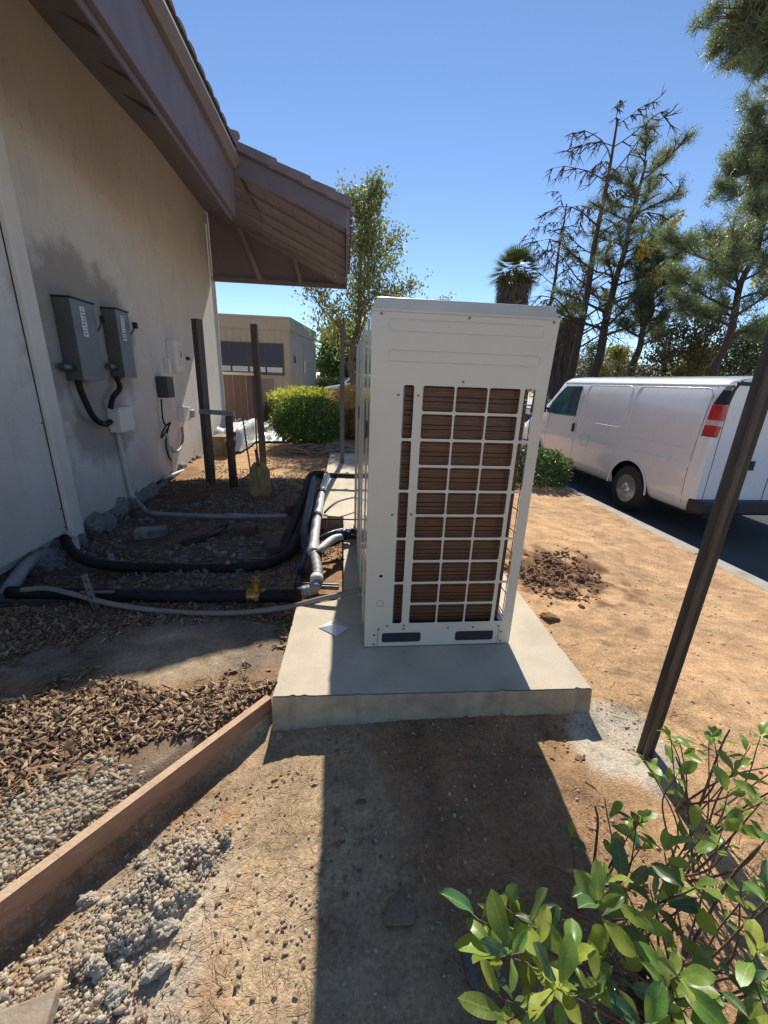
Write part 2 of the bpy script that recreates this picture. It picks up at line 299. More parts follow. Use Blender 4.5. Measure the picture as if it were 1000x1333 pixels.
# stucco with soot stain round the boxes (a stain with a shape of its own)
def stucco():
    m = mat('beige_stucco', (.74, .695, .62), (.68, .635, .565), 1.3, .92, bump=1., bscale=55, dirt=((.54, .48, .40), 1.6, .56, .3))
    nt = m.node_tree; L = nt.links.new; b = nt.nodes['Principled BSDF']; src = b.inputs['Base Color'].links[0].from_socket
    gm = _n(nt, 'ShaderNodeNewGeometry'); sp = _n(nt, 'ShaderNodeSeparateXYZ'); L(gm.outputs['Position'], sp.inputs[0])
    nz = _n(nt, 'ShaderNodeTexNoise'); nz.inputs['Scale'].default_value = 2.6; nz.inputs['Detail'].default_value = 8; nz.inputs['Roughness'].default_value = .65; L(gm.outputs['Position'], nz.inputs['Vector'])
    def math_(op, a, b_=None, cl=False):
        n = _n(nt, 'ShaderNodeMath', operation=op, use_clamp=cl)
        for i, s in enumerate((a, b_)):
            if s is None: continue
            if isinstance(s, (int, float)): n.inputs[i].default_value = s
            else: L(s, n.inputs[i])
        return n.outputs[0]
    def blob(cy, cz, ry, rz):
        dy = math_('DIVIDE', math_('SUBTRACT', sp.outputs[1], cy), ry); dz = math_('DIVIDE', math_('SUBTRACT', sp.outputs[2], cz), rz)
        return math_('SQRT', math_('ADD', math_('POWER', math_('ABSOLUTE', dy), 2.6), math_('POWER', math_('ABSOLUTE', dz), 2.6)))
    d1 = blob(4.95, 1.9, 1.2, .85); d2 = blob(5.0, 1.0, .9, .65)
    d = math_('ADD', math_('MINIMUM', d1, math_('ADD', d2, .25)), math_('MULTIPLY', math_('SUBTRACT', nz.outputs['Fac'], .5), 1.3))
    mr = _n(nt, 'ShaderNodeMapRange'); mr.interpolation_type = 'SMOOTHSTEP'; L(d, mr.inputs[0])
    for i, v in ((1, .62), (2, 1.12), (3, .80), (4, 0)): mr.inputs[i].default_value = v
    x = _n(nt, 'ShaderNodeMix', data_type='RGBA'); L(mr.outputs[0], x.inputs[0]); L(src, x.inputs[6]); x.inputs[7].default_value = (.28, .25, .215, 1)
    mpz = _n(nt, 'ShaderNodeMapping'); mpz.inputs['Scale'].default_value = (7, 7, .55); L(gm.outputs['Position'], mpz.inputs[0]); nd = _n(nt, 'ShaderNodeTexNoise'); nd.inputs['Scale'].default_value = 1.6; nd.inputs['Detail'].default_value = 6; L(mpz.outputs[0], nd.inputs['Vector'])
    dr = _n(nt, 'ShaderNodeMapRange'); L(nd.outputs['Fac'], dr.inputs[0])
    for i, v in ((1, .55), (2, .72), (3, 0), (4, .15)): dr.inputs[i].default_value = v
    xd = _n(nt, 'ShaderNodeMix', data_type='RGBA'); L(dr.outputs[0], xd.inputs[0]); L(x.outputs[2], xd.inputs[6]); xd.inputs[7].default_value = (.36, .31, .25, 1)
    vc = _n(nt, 'ShaderNodeTexVoronoi', feature='DISTANCE_TO_EDGE'); vc.inputs['Scale'].default_value = .7; wv = _n(nt, 'ShaderNodeVectorMath', operation='ADD'); L(gm.outputs['Position'], wv.inputs[0]); L(nz.outputs['Color'], wv.inputs[1]); L(wv.outputs[0], vc.inputs['Vector'])
    xc = _n(nt, 'ShaderNodeMix', data_type='RGBA'); L(math_('MULTIPLY', math_('LESS_THAN', vc.outputs['Distance'], .0012), math_('GREATER_THAN', nd.outputs['Fac'], .5)), xc.inputs[0]); L(xd.outputs[2], xc.inputs[6]); xc.inputs[7].default_value = (.25, .21, .17, 1); x = xc
    # splash dirt along the bottom of the wall
    lo = _n(nt, 'ShaderNodeMapRange'); L(math_('ADD', sp.outputs[2], math_('MULTIPLY', math_('SUBTRACT', nz.outputs['Fac'], .5), .7)), lo.inputs[0])
    for i, v in ((1, .05), (2, .6), (3, .35), (4, 0)): lo.inputs[i].default_value = v
    y = _n(nt, 'ShaderNodeMix', data_type='RGBA'); L(lo.outputs[0], y.inputs[0]); L(x.outputs[2], y.inputs[6]); y.inputs[7].default_value = (.42, .35, .29, 1)
    L(y.outputs[2], b.inputs['Base Color']); return m
MT['stucco'] = stucco()

# ---------------------------------------------------------------- ground
BA, BB = np.array([-.36, 1.68]), np.array([-1.03, .88])      # board line
BD = (BB - BA) / np.linalg.norm(BB - BA); BN = np.array([BD[1], -BD[0]])
def bside(x, y):      # >0 : left (mulch) side of the board
    return -((x - BA[0]) * BN[0] + (y - BA[1]) * BN[1])
if bside(-1.2, 1.5) < 0:
    BN = -BN
def hgt(x, y):
    x = np.asarray(x, float); y = np.asarray(y, float)
    z = -.2 * ss(1.5, 3.95, x)
    z = z - .16 * ss(-1.1, -2.5, x) * ss(2.3, 3.3, y) * (1 - ss(5.6, 7.5, y))
    z = z + .10 * np.exp(-(((x + 2.25) / .45) ** 2 + ((y - 5.9) / .6) ** 2))
    z = z + .06 * np.exp(-(((x - 2.4) / .7) ** 2 + ((y - 3.6) / .5) ** 2))
    bs = bside(x, y); near = np.exp(-(bs / .45) ** 2) * (1 - ss(1.6, 1.9, y))
    z = z + np.where(bs > 0, .035, -.075) * near * ss(.02, .08, np.abs(bs)) 
    z = z - .03 * np.exp(-(((x - .7) / .8) ** 2 + ((y - 1.42) / .15) ** 2))
    z = z - .03 * np.exp(-(((x - 1.75) / .35) ** 2 + ((y - 3.0) / .35) ** 2))
    z = z + .035 * np.exp(-(((x + .55) / .16) ** 2 + ((y - .87) / .2) ** 2))
    far = 1 - ss(9, 16, y)
    tan_ = ss(1.3, 1.7, x)
    z = z + tan_ * (fbm(x * .5 + y * .2, y, 9, 4, 61) - .45) * .016 * (.2 + 1.2 * fbm(x, y, 1.3, 2, 62)) * far
    z = z + (fbm(x, y, 1.1, 3, 3) - .45) * .05 * far + (fbm(x, y, 9, 4, 5) - .45) * (.018 + .012 * tan_) * far + (fbm(x, y, 45, 2, 9) - .37) * .006 * far
    hole = np.exp(-(((x - 1.75) / .42) ** 2 + ((y - 3.0) / .38) ** 2)); z = z + hole * (fbm(x, y, 14, 4, 1) - .45) * .12
    z = np.where(x > 3.98, -.5, z)
    z = np.where(x < -2.95, np.minimum(z, -.02), z)
    return z
def axis(segs):
    out = []
    for a, b, s in segs: out += list(np.arange(a, b, s))
    return np.array(out + [segs[-1][1]])
gx = axis([(-400, -40, 60), (-40, -6, 4), (-6, -2.8, .3), (-2.8, -1.2, .03), (-1.2, 1.9, .0125), (1.9, 4.2, .028), (4.2, 6, .6), (6, 40, 5), (40, 400, 60)])
gy = axis([(-60, -4, 8), (-4, .3, .25), (.3, 3.1, .0125), (3.1, 9.5, .033), (9.5, 20, .3), (20, 60, 4), (60, 900, 70)])
X, Y = np.meshgrid(gx, gy); Z = hgt(X, Y); nx, ny = len(gx), len(gy)
idx = np.arange(nx * ny).reshape(ny, nx)
GF = np.stack([idx[:-1, :-1], idx[:-1, 1:], idx[1:, 1:], idx[1:, :-1]], -1).reshape(-1, 4)
gme = np_mesh('ground', np.stack([X, Y, Z], -1).reshape(-1, 3), GF, True)
x, y = X.ravel(), Y.ravel(); bare_c = np.hypot((x + .95) / .62, (y - 2.12) / .40) + (fbm(x, y, 3, 3, 2) - .45) * .7; n1 = fbm(x, y, 2.2, 4, 21); n2 = fbm(x, y, 8, 4, 31)
def C(*c): return np.array(c)[None, :]
def lerp(A, B, t): return A * (1 - t[:, None]) + B * t[:, None]
tan = C(.56, .35, .185); brown = C(.35, .21, .112); dark = C(.17, .115, .075); grey = C(.34, .31, .27)
col = lerp(np.broadcast_to(brown, (len(x), 3)), tan, ss(.95, 1.45, x + (n1 - .47) * .9) )
col = lerp(col, tan, ss(6.2, 7.2, y + (n1 - .47) * 2) * ss(-2.6, -2.2, x))
foot = ss(.42, .24, np.abs(x + .10 + .12 * (y - .9)) + (n2 - .5) * .35) * (y < 1.7) ; col = lerp(col, C(.42, .31, .19), foot * .85)
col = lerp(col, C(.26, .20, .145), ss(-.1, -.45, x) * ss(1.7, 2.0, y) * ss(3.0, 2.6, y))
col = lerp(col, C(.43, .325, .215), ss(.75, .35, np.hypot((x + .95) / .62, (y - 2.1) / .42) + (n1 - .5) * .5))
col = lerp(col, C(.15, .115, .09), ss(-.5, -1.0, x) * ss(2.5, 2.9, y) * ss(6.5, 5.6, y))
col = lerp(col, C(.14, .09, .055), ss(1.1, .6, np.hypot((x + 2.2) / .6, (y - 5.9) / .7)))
col = lerp(col, C(.56, .49, .38), ss(1.15, .75, np.hypot((x - 1.27) / .22, (y - 1.36) / .26) + (n2 - .47) * .9) * .9)
col = lerp(col, C(.20, .10, .05), ss(1.15, .45, np.hypot((x - 1.85) / .62, (y - 3.05) / .5) + (n2 - .47) * 1.8) * .85)
col = lerp(col, C(.44, .37, .27), ss(1.1, .6, np.hypot((x + .58) / .3, (y - .78) / .42) + (n2 - .47) * .8) * .8)
col = lerp(col, C(.25, .155, .09), (bside(x, y) > 0) * ss(2.0, 1.6, y) * ss(-.2, -.4, x) * (bare_c > .9))
col = lerp(col, C(.32, .27, .20), (bside(x, y) > 0) * ss(1.9, 1.5, y) * ss(.25, .05, bside(x, y)) * .6)
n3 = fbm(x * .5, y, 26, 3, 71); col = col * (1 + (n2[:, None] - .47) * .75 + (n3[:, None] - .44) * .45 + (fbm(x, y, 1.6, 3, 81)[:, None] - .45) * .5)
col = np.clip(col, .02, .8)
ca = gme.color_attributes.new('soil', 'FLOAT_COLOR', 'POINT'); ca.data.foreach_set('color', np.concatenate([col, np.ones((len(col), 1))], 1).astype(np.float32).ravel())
gm_ = mat('soil', (.4, .3, .2), None, 6, .95, bump=.8, bscale=140); nt = gm_.node_tree; b = nt.nodes['Principled BSDF']
at_ = _n(nt, 'ShaderNodeAttribute', attribute_name='soil'); nzz = _n(nt, 'ShaderNodeTexNoise'); nzz.inputs['Scale'].default_value = 60; nzz.inputs['Detail'].default_value = 7; nzz.inputs['Roughness'].default_value = .75
tcc = _n(nt, 'ShaderNodeTexCoord'); nt.links.new(tcc.outputs['Object'], nzz.inputs['Vector'])
mr = _n(nt, 'ShaderNodeMapRange'); nt.links.new(nzz.outputs['Fac'], mr.inputs[0])
for i, v in ((1, .3), (2, .7), (3, .55), (4, 1.4)): mr.inputs[i].default_value = v
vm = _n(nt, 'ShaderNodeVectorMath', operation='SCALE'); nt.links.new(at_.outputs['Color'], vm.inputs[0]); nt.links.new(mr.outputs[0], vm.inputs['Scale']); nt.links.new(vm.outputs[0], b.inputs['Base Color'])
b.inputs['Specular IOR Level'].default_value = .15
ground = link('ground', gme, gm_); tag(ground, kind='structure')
def hz(x, y): return float(hgt(np.array([x]), np.array([y]))[0])

road = MB().mm(4.15, 16, -8, 90, -.6, -.35).build('road', MT['asphalt']); tag(road, kind='structure')
lot = MB().mm(-1.2, 3.9, 16.0, 90, -.5, .03).build('parking_lot', MT['asphalt']); tag(lot, kind='structure')
far_pave = MB().mm(16, 60, -8, 90, -.6, -.25).build('far_pavement', MT['walk']); tag(far_pave, kind='structure')
walk = MB().mm(-5.0, -1.75, 10.9, 19.0, -.2, .035).build('walkway', MT['walk']); tag(walk, kind='structure')
kerb = thing('kerb', 'low pale concrete kerb dividing tan soil from the asphalt road', 'kerb', (3.95, 0, 0))
yy = -1.0
while yy < 15:
    z0 = -.2; MB().mm(3.95, 4.17, yy + .004, yy + 2.44, -.5, z0 + .002 * random.uniform(-1, 1)).build('kerb_section', MT['kerb'], kerb, bevel=.015); yy += 2.45

# ---------------------------------------------------------------- main building
bld = thing('stucco_building', 'beige stucco building with brown overhanging roof on the left', 'building', (-2.9, 5, 0))
def wtop(y): return 4.68 + .079 * max(0, y - 5.14)
ys = [.5, 4.0, 5.14, 7, 9, 10.6]
mb = MB(); vs = []
for y_ in ys:
    for dx in (0, -.25):
        vs += [(wx(y_) + dx, y_, .0), (wx(y_) + dx, y_, wtop(y_) + .25)]
fs = []
for i in range(len(ys) - 1):
    a_ = 4 * i; b2 = a_ + 4; fs += [(a_, a_ + 1, b2 + 1, b2), (a_ + 2, b2 + 2, b2 + 3, a_ + 3), (a_, b2, b2 + 2, a_ + 2), (a_ + 1, a_ + 3, b2 + 3, b2 + 1)]
fs += [(0, 2, 3, 1), (20, 21, 23, 22)]
mb.add(vs, fs); mb.build('wall', MT['stucco'], bld)
MB().mm(-9, wx(10.6) - .25, 10.3, 10.58, 0, 5.0).build('end_wall', MT['stucco'], bld)
MB().bar((wx(10.6) + .012, 10.6, 0), (wx(10.6) + .012, 10.6, 4.95), .035, .035).build('corner_bead', MT['trim'], bld)
MB().mm(-9, -2.86, .5, .75, 0, 4.6).build('end_wall', MT['stucco'], bld)  # unseen end, added; building cut short here so sunlit ground brightens the wall
# the nearer wall section and the corner trim
MB().mm(-2.85, -2.605, .5, 3.86, .09, 4.7).build('near_wall', MT['stucco'], bld)
MB().mm(-2.80, -2.555, 3.865, 4.03, .02, 4.7).build('corner_trim', MT['trim'], bld, bevel=.008)
MB().mm(-2.80, -2.60, 3.875, 3.985, -.14, .018).build('trim_stub', MT['trim'], bld)
MB().mm(-2.80, -2.575, 4.033, 4.052, .0, 4.7).build('trim_edge', MT['trim_cool'], bld)
for y_, z_ in ((3.855, .32), (3.855, 1.1), (3.855, .14)):
    MB().lathe([(0, .008), (.006, .008)], (-2.604, y_ - .02, z_), 'x', 8).build('nail_head', MT['screw'], bld)
MB().mm(-2.606, -2.600, 3.855, 3.866, .1, 4.6).build('joint_gap', MT['ink'], bld)
# recessed footing and foundation stones
MB().add([(-3.2, .5, -.5), (-2.82, .5, -.5), (-3.02, 10.6, -.5), (-3.4, 10.6, -.5), (-3.2, .5, .02), (-2.82, .5, .02), (-3.02, 10.6, .02), (-3.4, 10.6, .02)], BOXF).build('footing', MT['rock'], bld)
SM = [stone_mesh('stone', i, 4, .35) for i in range(6)]
y_ = 3.1; k = 0
while y_ < 10.5:
    s = random.uniform(.24, .42) * (1 if y_ < 7 else .75)
    o = link('stone', SM[k % 6], MT['rock'], bld); o.location = Vector((wx(y_) - .05 + random.uniform(-.05, .07), y_ + s / 2, -.08 - random.uniform(-.02, .08))) - Vector(ORG[bld])
    o.scale = (random.uniform(.2, .34), s * random.uniform(.9, 1.3), random.uniform(.2, .42)); o.rotation_euler = (random.uniform(-.8, .8), random.uniform(-.5, .5), random.uniform(-.5, .5)); y_ += s * random.uniform(.55, .95); k += 1
# roof: main eave
EX, ET, EB = -1.44, 4.36, 3.56
MB().mm(EX - .05, EX, 1.0, 6.5, EB, 4.2).build('fascia', MT['brownwood'], bld, bevel=.006)
MB().mm(EX - .07, EX - .052, 1.0, 6.5, EB - .05, EB + .05).build('fascia_backer', MT['soffit'], bld)
gt = MB().prism([(EX + .002, 4.06), (EX + .05, 4.06), (EX + .115, 4.13), (EX + .115, 4.155), (EX + .1, 4.155), (EX + .1, 4.135), (EX + .045, 4.075), (EX + .002, 4.075)], 'y', 1.0, 6.42).build('gutter', MT['gutter'], bld)
MB().mm(EX - .004, EX + .02, 1.0, 6.49, 4.202, 4.26).build('drip_edge', MT['gutter'], bld)
# soffit ceiling with rafters
MB().add([(EX - .05, 1.0, 4.05), (-2.9, 1.0, 4.66), (-3.05, 5.14, 4.68), (-3.1, 10.6, 5.1), (EX - .05, 6.4, 4.2), (EX - .05, 10.6, 4.32)], [(0, 1, 2, 4), (4, 2, 3, 5)]).build('soffit', MT['soffit'], bld)
for i in range(9):
    yr = 1.2 + i * .62; MB().bar((EX - .06, yr, 4.045), (wx(yr) - .02, yr, wtop(yr) - .035), .05, .05).build('rafter', MT['soffit'], bld)
# roof slab over the building
MB().add([(EX - .02, 1.0, 4.28), (-9, 1.0, 7.0), (-9, 6.5, 7.0), (EX - .02, 6.5, 4.28), (EX - .02, 1.0, 4.32), (-9, 1.0, 7.06), (-9, 6.5, 7.06), (EX - .02, 6.5, 4.32)], BOXF).build('roof_deck', MT['tile'], bld)
tv = MB()
for k in range(7):
    a_ = pi * k / 6; tv.v += [(-.02, .125 * cos(a_), .03 * sin(a_)), (.44, .115 * cos(a_), .03 * sin(a_))]
tv.f = [(2 * k, 2 * k + 1, 2 * k + 3, 2 * k + 2) for k in range(6)] + [tuple(range(0, 14, 2))]
tme = bpy.data.meshes.new('roof_tile'); tme.from_pydata(tv.v, [], tv.f); tme.materials.append(MT['tile'])
for i in range(22):
    o = link('roof_tile', tme, None, bld); o.location = Vector((EX + .06, 1.0 + .125 + i * .25, 4.30 + random.uniform(-.004, .004))) - Vector(ORG[bld]); o.rotation_euler = (0, radians(-19.8), pi + random.uniform(-.02, .02)); 
# canopy past the main eave, its roof falling towards +X
Y0, Y1 = 6.5, 10.4; SLC = .36
def ct(x): return 3.80 - SLC * (x - .06)
def cbm(x): return 3.60 - .44 * (x - .06)
MB().add([(.06, Y0, ct(.06) - .30), (EX, Y0, ct(EX) - .30), (EX, Y0, ct(EX) - .04), (.06, Y0, ct(.06) - .04), (.06, Y0 + .05, ct(.06) - .30), (EX, Y0 + .05, ct(EX) - .30), (EX, Y0 + .05, ct(EX) - .04), (.06, Y0 + .05, ct(.06) - .04)], BOXF).build('rake_fascia', MT['brownwood'], bld)
MB().add([(.07, Y0 - .03, ct(.07) - .06), (EX, Y0 - .03, ct(EX) - .06), (EX, Y0 - .03, ct(EX) - .01), (.07, Y0 - .03, ct(.07) - .01), (.07, Y1, ct(.07) - .06), (EX, Y1, ct(EX) - .06), (EX, Y1, ct(EX) - .01), (.07, Y1, ct(.07) - .01)], BOXF).build('canopy_deck', MT['soffit'], bld)
MB().add([(EX, Y0, ct(EX) - .06), (-3.4, Y0, ct(-3.4) - .06), (-3.4, Y1, ct(-3.4) - .06), (EX, Y1, ct(EX) - .06)], [(0, 1, 2, 3)]).build('upper_deck', MT['soffit'], bld)
for i, (xa, xb) in enumerate([(.09, -.18), (-.12, -.50), (-.44, -.93), (-.87, -1.42)]):
    YT = Y0 - .05 - .005 * i      # rake tile courses, each stepping over the lower one
    za, zb = ct(xa) + .022 + .0, ct(xb) + .0
    MB().add([(xa, YT, za - .06), (xb - .06, YT, zb - .04), (xb - .06, YT, zb + .065), (xa, YT, za + .055), (xa, Y0 + .28 + .004 * i, za - .06), (xb - .06, Y0 + .28 + .004 * i, zb - .04), (xb - .06, Y0 + .28 + .004 * i, zb + .065), (xa, Y0 + .28 + .004 * i, za + .055)], BOXF).build('rake_tile', MT['tile'], bld, bevel=.012)
    for j in range(12):
        o = link('roof_tile', tme, None, bld); o.location = Vector((xa, Y0 + .42 + j * .31, za + .01)) - Vector(ORG[bld]); o.rotation_euler = (0, radians(-19.8), pi)
MB().tube([(EX + .08, Y0 - .03, 4.42), (EX - .05, Y0 + .1, 4.47), (EX - .3, Y0 + .3, 4.56)], [.05, .075, .075], 10).build('ridge_cap', MT['tile'], bld, smooth=True)
MB().mm(.02, .062, Y0 + .052, Y1, 3.50, 3.77).build('eave_fascia', MT['brownwood'], bld)
MB().mm(.02, .066, Y0 - .002, Y0 + .05, 3.45, 3.76).build('fascia_end', MT['ply'], bld)
# sloping soffit planks running along Y, battens along the slope
n = 14
for i in range(n):
    xa = .01 - i * (2.85 / n); xb = .01 - (i + 1) * (2.85 / n) + .006
    MB().add([(xa, Y0 + .06, cbm(xa)), (xb, Y0 + .06, cbm(xb)), (xb, Y1 - .05, cbm(xb)), (xa, Y1 - .05, cbm(xa)), (xa, Y0 + .06, cbm(xa) + .02), (xb, Y0 + .06, cbm(xb) + .02), (xb, Y1 - .05, cbm(xb) + .02), (xa, Y1 - .05, cbm(xa) + .02)], BOXF).build('soffit_board', MT['ply'], bld)
for yb in (7.1, 7.75, 8.4, 9.05, 9.7):
    MB().bar((.0, yb, cbm(.0) - .02), (-2.75, yb, cbm(-2.75) - .02), .035, .035).build('soffit_batten', MT['beam'], bld)
# far truss
MB().bar((.03, Y1 + .02, 3.63 - .05), (-2.88, Y1 + .02, 4.88), .09, .10).build('truss_top_chord', MT['beam'], bld)
MB().bar((.06, Y1, 3.555), (-2.88, Y1, 3.555), .07, .09).build('truss_bottom_chord', MT['brownwood'], bld)
MB().bar((-2.25, Y1 - .03, 4.55), (-1.85, Y1 - .03, 3.58), .05, .09).build('truss_web', MT['beam'], bld)
MB().bar((-1.1, Y1 - .03, 4.05), (-.98, Y1 - .03, 3.58), .05, .08).build('truss_web', MT['beam'], bld)
MB().prism([(.04, 3.60), (-2.9, 3.60), (-2.9, 4.90)], 'y', Y1 + .08, Y1 + .11).build('gable_panel', MT['ply'], bld)
MB().tube(curve([(wx(10.6) + .02, 10.58, 4.8), (wx(10.6) + .06, 10.5, 4.93), (wx(10.6) + .22, 10.4, 4.95)]), .02, 6).build('cable_stub', MT['trim'], bld)

# ---------------------------------------------------------------- electrical gear on the wall
RZ = radians(2.0)
def wallbox(nm, lab, cat, y0, y1, z0, z1, d, m, ms=None, group=None, bevel=.006):
    yc = (y0 + y1) / 2; t = thing(nm, lab, cat, (wx(yc), yc, (z0 + z1) / 2), group)
    MB().box((wx(yc) + d / 2 + .004, yc, (z0 + z1) / 2), (d, y1 - y0, z1 - z0), RZ).build('enclosure', ms or m, t, bevel=bevel)
    MB().box((wx(yc) + d + .010, yc, (z0 + z1) / 2), (.012, y1 - y0 + .006, z1 - z0 - .004), RZ).build('cover', m, t, bevel=.004); return t
for (y0, y1, z1, nm) in ((4.47, 4.88, 2.19, 'left grey disconnect box, nearer the white corner trim, on stained wall'), (5.34, 5.64, 2.22, 'right grey disconnect box, farther from the corner trim, on stained wall')):
    z0 = z1 - .74; d = .15; t = wallbox('electrical_disconnect', nm, 'electrical box', y0, y1, z0, z1, d, MT['ebox'], MT['ebox_side'], 'grey disconnect boxes on the stucco wall'); yc = (y0 + y1) / 2
    MB().box((wx(yc) + d / 2 + .01, yc, z1 + .008), (d + .03, y1 - y0 + .02, .012), RZ).build('rain_lip', MT['dark_metal'], t)
    ys_ = y0 + (y1 - y0) * .42; st = MB().box((wx(ys_) + d + .018, ys_, z1 - .19), (.002, .085, .27), RZ).build('warning_sticker', MT['sticker'], t)
    for k in range(9):
        zz = z1 - .075 - k * .028; MB().box((wx(ys_) + d + .0205, ys_ + random.uniform(-.01, .01), zz), (.0015, random.uniform(.03, .065), random.choice([.006, .01, .014])), RZ).build('print_line', MT['ink'], st)
    MB().bar((wx(y1) + .09, y1 + .012, z1 - .35), (wx(y1) + .19, y1 + .06, z1 - .16), .022, .018).build('handle', MT['dark_metal'], t)
    MB().box((wx(y1) + .2, y1 + .065, z1 - .13), (.05, .035, .07)).build('handle_grip', MT['blackplastic'], t)
    MB().tube([(wx(y0) + .06, y0 - .14, z0 + .12), (wx(y0) + .08, y0 + .0, z0 + .12)], .035, 12).build('side_hub', MT['galv'], t, True)
    MB().lathe([(0, .03), (.03, .03), (.03, .022)], (wx(yc) + d * .5, yc - .08, z0 - .03), 'z', 12).build('bottom_hub', MT['galv'], t)
t = wallbox('junction_box', 'off-white junction box under the two grey disconnect boxes', 'electrical box', 5.10, 5.46, .86, 1.13, .12, MT['wbox']); MB().box((wx(5.28) + .07, 5.28, 1.138), (.16, .39, .014), RZ).build('lid_lip', MT['wbox'], t)
def pipe(nm, lab, cat, pts, r, m, n=10, k=6, group=None, wav=0, crv=True):
    P = curve(pts, k) if crv else [Vector(p) for p in pts]; o = Vector(P[0]); b_ = MB()
    rr = [r * (1 + (wav * (1 if i % 2 else -1))) for i in range(len(P))] if wav else r
    b_.tube(P, rr, n); b_.v = [tuple(Vector(v) - o) for v in b_.v]; ob = b_.build(nm, m, None, True); ob.location = o; ORG[ob] = tuple(o); return tag(ob, lab, cat, group)
def W(px, py, off): return aw(px, py, off)
pipe('flexible_conduit', 'black flexible conduit looping from the left grey box to the junction box', 'conduit', [W(100, 492, .08), W(108, 515, .10), W(122, 543, .11), W(136, 552, .09), W(144, 549, .08)], .03, MT['rubber'], 12, 10, wav=.05)
pipe('flexible_conduit', 'short black bent conduit under the right grey box', 'conduit', [W(151, 490, .08), W(156, 505, .10), W(147, 518, .10), W(144, 532, .08)], .028, MT['rubber'], 12, 10, wav=.05)
cz = [W(153, 562, .04), W(160, 595, .04), W(170, 640, .04), (-2.66, 5.28, -.0), (-2.5, 5.1, -.06), (-2.25, 4.78, -.03), (-1.7, 4.55, .02), (-1.2, 4.42, .05), (-.62, 4.36, .08)]
t = thing('conduit_run', 'grey conduit dropping from the junction box and crossing the rubble to the pipe bundle', 'conduit', cz[0])
MB().tube(curve(cz[:4]), .024, 10).build('riser', MT['pvc'], t, True); MB().tube(curve(cz[3:]), .026, 10).build('horizontal_run', MT['conduit'], t, True); MB().tube([(-1.32, 4.455, .045), (-1.05, 4.40, .058)], .036, 10).build('coupling', MT['conduit'], t, True)
t = wallbox('meter_cabinet', 'white wall cabinet with small inner door left of the tall dark post', 'electrical box', 7.22, 7.66, 1.57, 2.05, .10, MT['wbox'])
MB().box((wx(7.52) + .122, 7.52, 1.83), (.016, .22, .34), RZ).build('inner_door', MT['trim'], t, bevel=.004); MB().box((wx(7.52) + .135, 7.48, 1.85), (.006, .02, .1), RZ).build('latch', MT['ink'], t)
t = wallbox('outlet_cover', 'narrow white outlet cover beside the white wall cabinet', 'electrical box', 7.02, 7.13, 1.55, 1.76, .06, MT['wbox'])
t = wallbox('wall_sensor', 'tiny dark sensor on the wall beside the tall leaning dark post', 'sensor', 8.12, 8.2, 1.78, 1.84, .04, MT['dark_metal'])
t = wallbox('controller_box', 'dark green weatherproof box with a cable hanging from it', 'electrical box', 6.62, 6.88, 1.19, 1.50, .15, MT['green_box'], bevel=.02)
pipe('hanging_cable', 'thin black cable coiled and dangling under the dark green box', 'cable', [W(210, 520, .06), W(212, 545, .06), W(216, 553, .06), W(222, 550, .09), W(217, 560, .06), W(210, 570, .06), W(213, 560, .08), W(220, 552, .05), W(216, 575, .05), W(219, 592, .05), W(223, 600, .05)], .012, MT['rubber'], 6, 8)
t = wallbox('outlet_box', 'small white weatherproof outlet on the lower wall with grey conduit', 'electrical box', 7.38, 7.72, .76, .99, .09, MT['wbox'])
MB().box((wx(7.75) + .1, 7.78, .87), (.09, .16, .14), RZ).build('receptacle_hood', MT['grey_wrap'], t, bevel=.02)
pipe('flexible_conduit', 'grey flexible conduit curling down below the small lower outlet', 'conduit', [W(237, 556, .06), W(238, 572, .06), W(234, 585, .07), W(226, 588, .06), W(222, 582, .05)], .022, MT['conduit'], 10, 8, wav=.08)
t = thing('drain_pipe', 'thin white drain pipe standing against the wall below the cables', 'pipe', (wx(6.3), 6.3, 0))
MB().tube([W(216, 565, .05), W(224, 600, .05), W(228, 642, .07)], .026, 10).build('pipe', MT['pvc'], t, True)
pipe('wall_pipe', 'long thin white pipe running along the foot of the wall behind the posts', 'pipe', [W(214, 622, .06), W(232, 615, .08), W(262, 602, .1), W(290, 580, .1), (-2.75, 10.3, .28)], .024, MT['pvc'])

# ---------------------------------------------------------------- posts
def post(lab, base, top, s, m, rz=0, group='fence posts'):
    t = thing('fence_post', lab, 'post', base, group); p, q = Vector(base), Vector(top); d = q - p
    R = d.to_track_quat('Z', 'Y').to_matrix() @ Matrix.Rotation(rz, 3, 'Z'); c = (p + q) / 2; w_ = .006
    b_ = MB()
    for (ox, oy, sx, sy) in ((0, -1, 1, 0), (0, 1, 1, 0), (-1, 0, 0, 1), (1, 0, 0, 1)):
        b_.box(c + R @ Vector((ox * (s / 2 - w_ / 2), oy * (s / 2 - w_ / 2), 0)), (s if sx else w_, s - 2 * w_ if sy else w_, d.length), R=R)
    b_.build('shaft', m, t)
    MB().box(q + R @ Vector((0, 0, .004)), (s + .006, s + .006, .012), R=R).build('cap', m, t); return t
post('tall dark leaning post close to the stucco wall', (-2.0, 6.2, -.1), (-1.97, 6.18, 2.24), .10, MT['post'], group=None)
post('tall dark post rising from the yellow shovel blade', (-1.47, 7.55, -.05), (-1.50, 7.56, 2.36), .095, MT['post'], .2, group=None)
post('slender grey-brown post beside the long concrete pad by the green shrub', (-.03, 7.19, .0), (-.03, 7.19, 2.37), .075, MT['post_grey'], group=None)
tp = post('tall brown steel post in foreground on the right above the leafy bush', (1.37, 1.30, -.1), (1.365, 1.265, 1.90), .062, MT['post'], radians(52), group=None)
MB().bar((1.33, 1.255, -.1), (1.325, 1.22, 1.88), .018, .012).build('lip_strip', MT['post'], tp)
